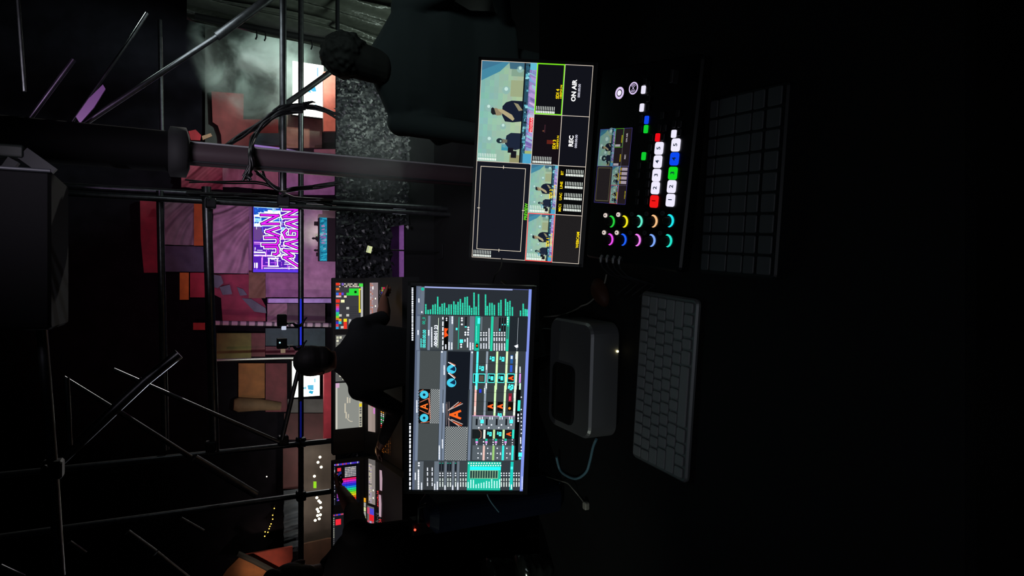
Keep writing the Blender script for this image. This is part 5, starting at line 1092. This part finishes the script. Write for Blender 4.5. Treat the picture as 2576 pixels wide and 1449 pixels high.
# ------------------------------------------------------------------ people
def finish(o, vox, sm=6):
    r = o.modifiers.new('join', 'REMESH'); r.mode = 'VOXEL'; r.voxel_size = vox; r.use_smooth_shade = True
    s = o.modifiers.new('soften', 'SMOOTH'); s.factor = .5; s.iterations = sm
def hand(g, wrist, direction, palm_n, side, scale=1.0, curl=.5, point=False):
    """palm, five bent fingers of unequal length, thumb from the side of the palm"""
    d = Vector(direction).normalized(); n = Vector(palm_n); n = (n - d * n.dot(d)).normalized(); s = d.cross(n).normalized() * side; w = Vector(wrist)
    R_ = Matrix((s, d, n)).transposed()
    g.ball(w + d * .045 * scale, .045 * scale, (.95, 1.15, .42), 14, R_)
    for k, (off, L) in enumerate(((-.030, .070), (-.010, .080), (.010, .075), (.029, .060))):
        c_ = curl if not (point and k == 0) else .05; p = w + d * .075 * scale + s * off * scale; dd = d.copy(); pts = [p]
        for j, f_ in enumerate((.42, .32, .26)):
            ang = c_ * (.5 + .5 * j); dd = (dd * math.cos(ang) + n * math.sin(ang)).normalized(); pts.append(pts[-1] + dd * L * f_ * scale)
        g.tube(pts, [.0095 * scale, .009 * scale, .008 * scale, .0065 * scale], 8); g.ball(pts[-1], .0065 * scale, n=8)
    p = w + d * .02 * scale - s * .030 * scale; pts = [p, p + (-s * .028 + d * .022 + n * .010) * scale, p + (-s * .040 + d * .052 + n * .016) * scale]; g.tube(pts, [.013 * scale, .011 * scale, .008 * scale], 8); g.ball(pts[-1], .008 * scale, n=8)
def headshape(g, c, yaw, s=1.0, bun=False):
    R_ = Matrix.Rotation(yaw, 3, 'Z'); c = Vector(c)
    g.ball(c + R_ @ Vector((0, .012, .02)) * s, .1 * s, (.80, 1.0, 1.0), 20, R_)              # skull (face looks along +Y of R)
    g.ball(c + R_ @ Vector((0, .040, -.045)) * s, .07 * s, (.86, .90, 1.05), 18, R_)          # jaw
    g.tube([c + R_ @ Vector((0, .095, .02)) * s, c + R_ @ Vector((0, .120, -.015)) * s, c + R_ @ Vector((0, .10, -.03)) * s], [.010 * s, .014 * s, .010 * s], 8)   # nose
    g.ball(c + R_ @ Vector((0, .098, -.058)) * s, .02 * s, (1.2, .6, .55), 10, R_)            # mouth
    for k in (-1, 1):
        g.ball(c + R_ @ Vector((k * .078, .0, -.012)) * s, .030 * s, (.32, .62, 1.0), 10, R_)  # ears
        g.ball(c + R_ @ Vector((k * .032, .086, .022)) * s, .018 * s, (1.2, .6, .5), 10, R_)   # brows
def person(label, head, yaw, sh_w, arms, foot_z, shirt=True, scale=1.0, lean=(0, 0), cloth=CLOTHD, hairm=HAIR, hair='short', skin=SKIN, torso_w=1.0, headyaw=None, slope=0.0):
    h = Vector(head); hy = yaw if headyaw is None else headyaw
    R_ = Matrix.Rotation(yaw, 3, 'Z'); root = thing('person', (h.x - lean[0], h.y - lean[1], foot_z), label, 'person')
    nb = h + Vector((0, 0, -.155)) * scale - Vector((lean[0] * .15, lean[1] * .15, 0)); ch = h + Vector((0, 0, -.33)) * scale - Vector((lean[0] * .4, lean[1] * .4, 0))
    hipz = foot_z + .90 * scale; hip = Vector((h.x - lean[0], h.y - lean[1], hipz))
    g = MB(); headshape(g, h, hy, scale)
    g.tube([h + Vector((0, 0, -.04)), h.lerp(nb, .7), nb + Vector((0, 0, -.05))], [.055 * scale, .056 * scale, .07 * scale], 14)
    c = MB()
    c.loft([(hip + Vector((0, 0, -.08)), .165 * torso_w, .115, yaw), (hip + Vector((0, 0, .04)), .175 * torso_w, .12, yaw), (hip.lerp(ch, .4), .165 * torso_w, .11, yaw), (hip.lerp(ch, .75), .19 * torso_w, .125, yaw), (ch, sh_w * .90, .13, yaw), (ch + Vector((0, 0, .09)), sh_w * .93, .115, yaw), (nb + Vector((0, 0, -.03)), sh_w * .74, .10, yaw), (nb + Vector((0, 0, .02)), sh_w * .42, .085, yaw), (nb + Vector((0, 0, .055)), .068, .072, yaw)], 24)
    for sx, (elb, wr, hd, sleeve) in zip((-1, 1), arms):
        sh = ch + R_ @ Vector((sx * (sh_w - .045), 0, .085)); elb = Vector(elb); wr = Vector(wr); c.ball(sh, .068, n=14)
        c.tube([sh, sh.lerp(elb, .5), elb if sleeve > .6 else sh.lerp(elb, .75)], [.062, .056, .050], 14)
        if sleeve > 1: c.tube([elb, elb.lerp(wr, .85)], [.052, .038], 12); c.ball(elb, .050, n=12)
        g.tube([sh.lerp(elb, .3), elb, elb.lerp(wr, .35), wr], [.045, .042, .043, .028], 14); g.ball(elb, .042, n=12)
        hand(g, wr, (wr - elb), Vector(hd), sx, 1.0, .55, point=(hd[0] == .5))
    for sx in (-1, 1):
        a = hip + R_ @ Vector((sx * .09, 0, -.05)); k_ = a + Vector((sx * .01, .02, -.42 * scale)); f_ = Vector((k_.x + sx * .01, k_.y - .02, foot_z + .07))
        g.tube([a, k_, f_], [.07, .05, .035], 12)
        if True: c.tube([a, a.lerp(k_, .5), k_, k_.lerp(f_, .5), f_ + Vector((0, 0, .02))], [.088, .078, .062, .056, .050], 14)
        s_ = MB(); d_ = R_ @ Vector((0, 1, 0)); s_.rbox(f_ + d_ * .06 + Vector((0, 0, -.028)), (.095, .27, .08), r=.04, rot=R_, n=5); s_.build('shoe', MATTE, root)
    body = g.build('body', skin, root); finish(body, .007, 4)
    cl = c.build('dark_clothing', cloth, root); finish(cl, .011, 5)
    hm = MB(); RH = Matrix.Rotation(hy, 3, 'Z')
    if hair == 'short': hm.ball(h + RH @ Vector((0, -.004, .034)), .1, (.86, 1.06, .98), 20, RH); hm.ball(h + RH @ Vector((0, -.03, -.02)), .085, (.86, .9, .8), 16, RH)
    elif hair == 'curly':
        rr = random.Random(3); hm.ball(h + RH @ Vector((0, -.02, .02)), .108, (.95, 1.0, .98), 20, RH); hm.loft([(h + Vector((-.01, -.03, .02)), .085, .09), (h + Vector((-.03, -.035, -.08)), .080, .08), (h + Vector((-.04, -.04, -.16)), .078, .06), (h + Vector((-.04, -.04, -.20)), .05, .03)], 18)
        for k in range(150):
            v = Vector((rr.gauss(0, 1), rr.gauss(0, 1) - .6, rr.gauss(0, 1) + .25)).normalized(); hm.ball(h + RH @ (Vector((v.x * .100, v.y * .108 - .02, v.z * .102 + .02))), rr.uniform(.008, .014), n=8)
    elif hair == 'knot': hm.ball(h + RH @ Vector((0, -.004, .030)), .1, (.87, 1.07, 1.0), 20, RH); hm.ball(h + RH @ Vector((.035, -.06, .115)), .042, n=14); hm.ball(h + RH @ Vector((0, -.04, -.03)), .075, (.9, .9, .9), 16, RH)
    ho = hm.build('hair', hairm, root); finish(ho, .006, 3)
    return root
# the lighting operator, seen from behind
h = PY(797, 908, 3.85)
person('person in black seen from behind, short-haired, hands on the wide lighting console', h, 0, .225,
       ((( h.x - .33, 3.95, h.z - .50), PY(975, 1120, 4.25) + Vector((0, 0, .05)), (0, 0, -1), 2), (PY(965, 800, 3.98), PY(985, 752, 4.22) + Vector((0, 0, .05)), (0, 0, -1), .7)), FZ, headyaw=math.radians(28))
# tall figure at the right; cotton and curls coloured lighter for the haze over it
h = PY(876, 143, 3.0)
person('person in black with curly hair at the right, dark figure behind the multiview monitor', h, math.radians(-6), .31,
       (((h.x - .36, 2.72, h.z - .60), (h.x - .26, 2.95, h.z - .78), (0, 0, -1), 1.5), ((h.x + .40, 2.7, h.z - .60), (h.x + .25, 2.95, h.z - .78), (0, 0, -1), 1.5)), FZ, scale=1.04, hair='curly', torso_w=1.9, hairm=mat('haze_lifted_curls', '#2c2a28', .8, bump=.6, bscale=120), cloth=mat('haze_lifted_cotton', '#363c3e', .9, bump=.3, bscale=60))
# the man at the left edge reaching for the rainbow screen
h = PY(748, 1462, 3.15)
person('person in black at the left edge, hair tied up, arm reaching to the rainbow screen', h, math.radians(-15), .25,
       (((h.x - .32, 3.1, h.z - .5), (h.x - .2, 3.3, h.z - .6), (0, 0, -1), 1.5), (PY(888, 1285, 3.55), PY(858, 1232, 3.80), (.5, 0, -1), .8)), FZ, scale=1.05, hair='knot', torso_w=1.15, headyaw=math.radians(20),
       skin=mat('skin_warm', '#8a6058', .55, bump=.05, bscale=80))
# added lights with no lamp in view: console points, booth and tube spots
def point(name, loc, e, col, r=.02):
    L = bpy.data.lights.new(name, 'POINT'); L.energy = e; L.color = col; L.shadow_soft_size = r; o = bpy.data.objects.new(name, L); COL.objects.link(o); o.location = loc; return o
point('console_fill', PY(962, 770, 4.5) + Vector((0, 0, .12)), .35, (1, .55, .25)); point('console_fill', PY(962, 1135, 4.45) + Vector((0, 0, .12)), .25, (1, .6, .3))  # unseen points added for orange light over the wide console
spot('booth_dim_fill', (-.6, -1.6, 3.2), (-.05, 1.25, .7), 21, (.85, .9, 1), 36, 1, .4)  # unseen spot added to lift keyboard and computer out of the dark
spot('booth_teal_right', (2.2, .6, 2.9), (1.35, 3.0, .95), 60, (.75, 1, .97), 44, 1, .4)  # unseen teal spot added to lift the right figure, in place of haze
spot('tube_rim_white', (9, 18, -4), (-.5, 5.6, 2.6), 2600, (1, .97, .9), 30, 1, .1)  # unseen low spot added for bright edges on the tubes
spot('tube_rim_left', (-9, 20, -4), (-.5, 5, 2.6), 900, (.8, .85, 1), 30, 1, .1)  # second unseen spot added for the tube edges
spot('booth_front_dim', (.6, 2.2, 3.0), (.45, 6.2, -.1), 210, (.93, .84, 1), 52, 1, .4)  # unseen spot added to brighten netting and column
point('console_fill', PY(925, 1300, 4.35) + Vector((0, 0, .1)), .45, (1, .8, .75))  # unseen point added so the reaching arm and neck show
spot('desk_end_fill', (-2.0, .6, 2.3), PZ(1400, 1300, .78), 14, (.9, 1, .85), 26, 1, .03)  # unseen spot added so wrappers and cables at the desk end glint
spot('side_glow', (-2.4, 1.9, 2.3), PY(795, 1425, 3.15), 14, (1, .8, .75), 22, 1, .1)  # unseen spot added to light the left man's neck
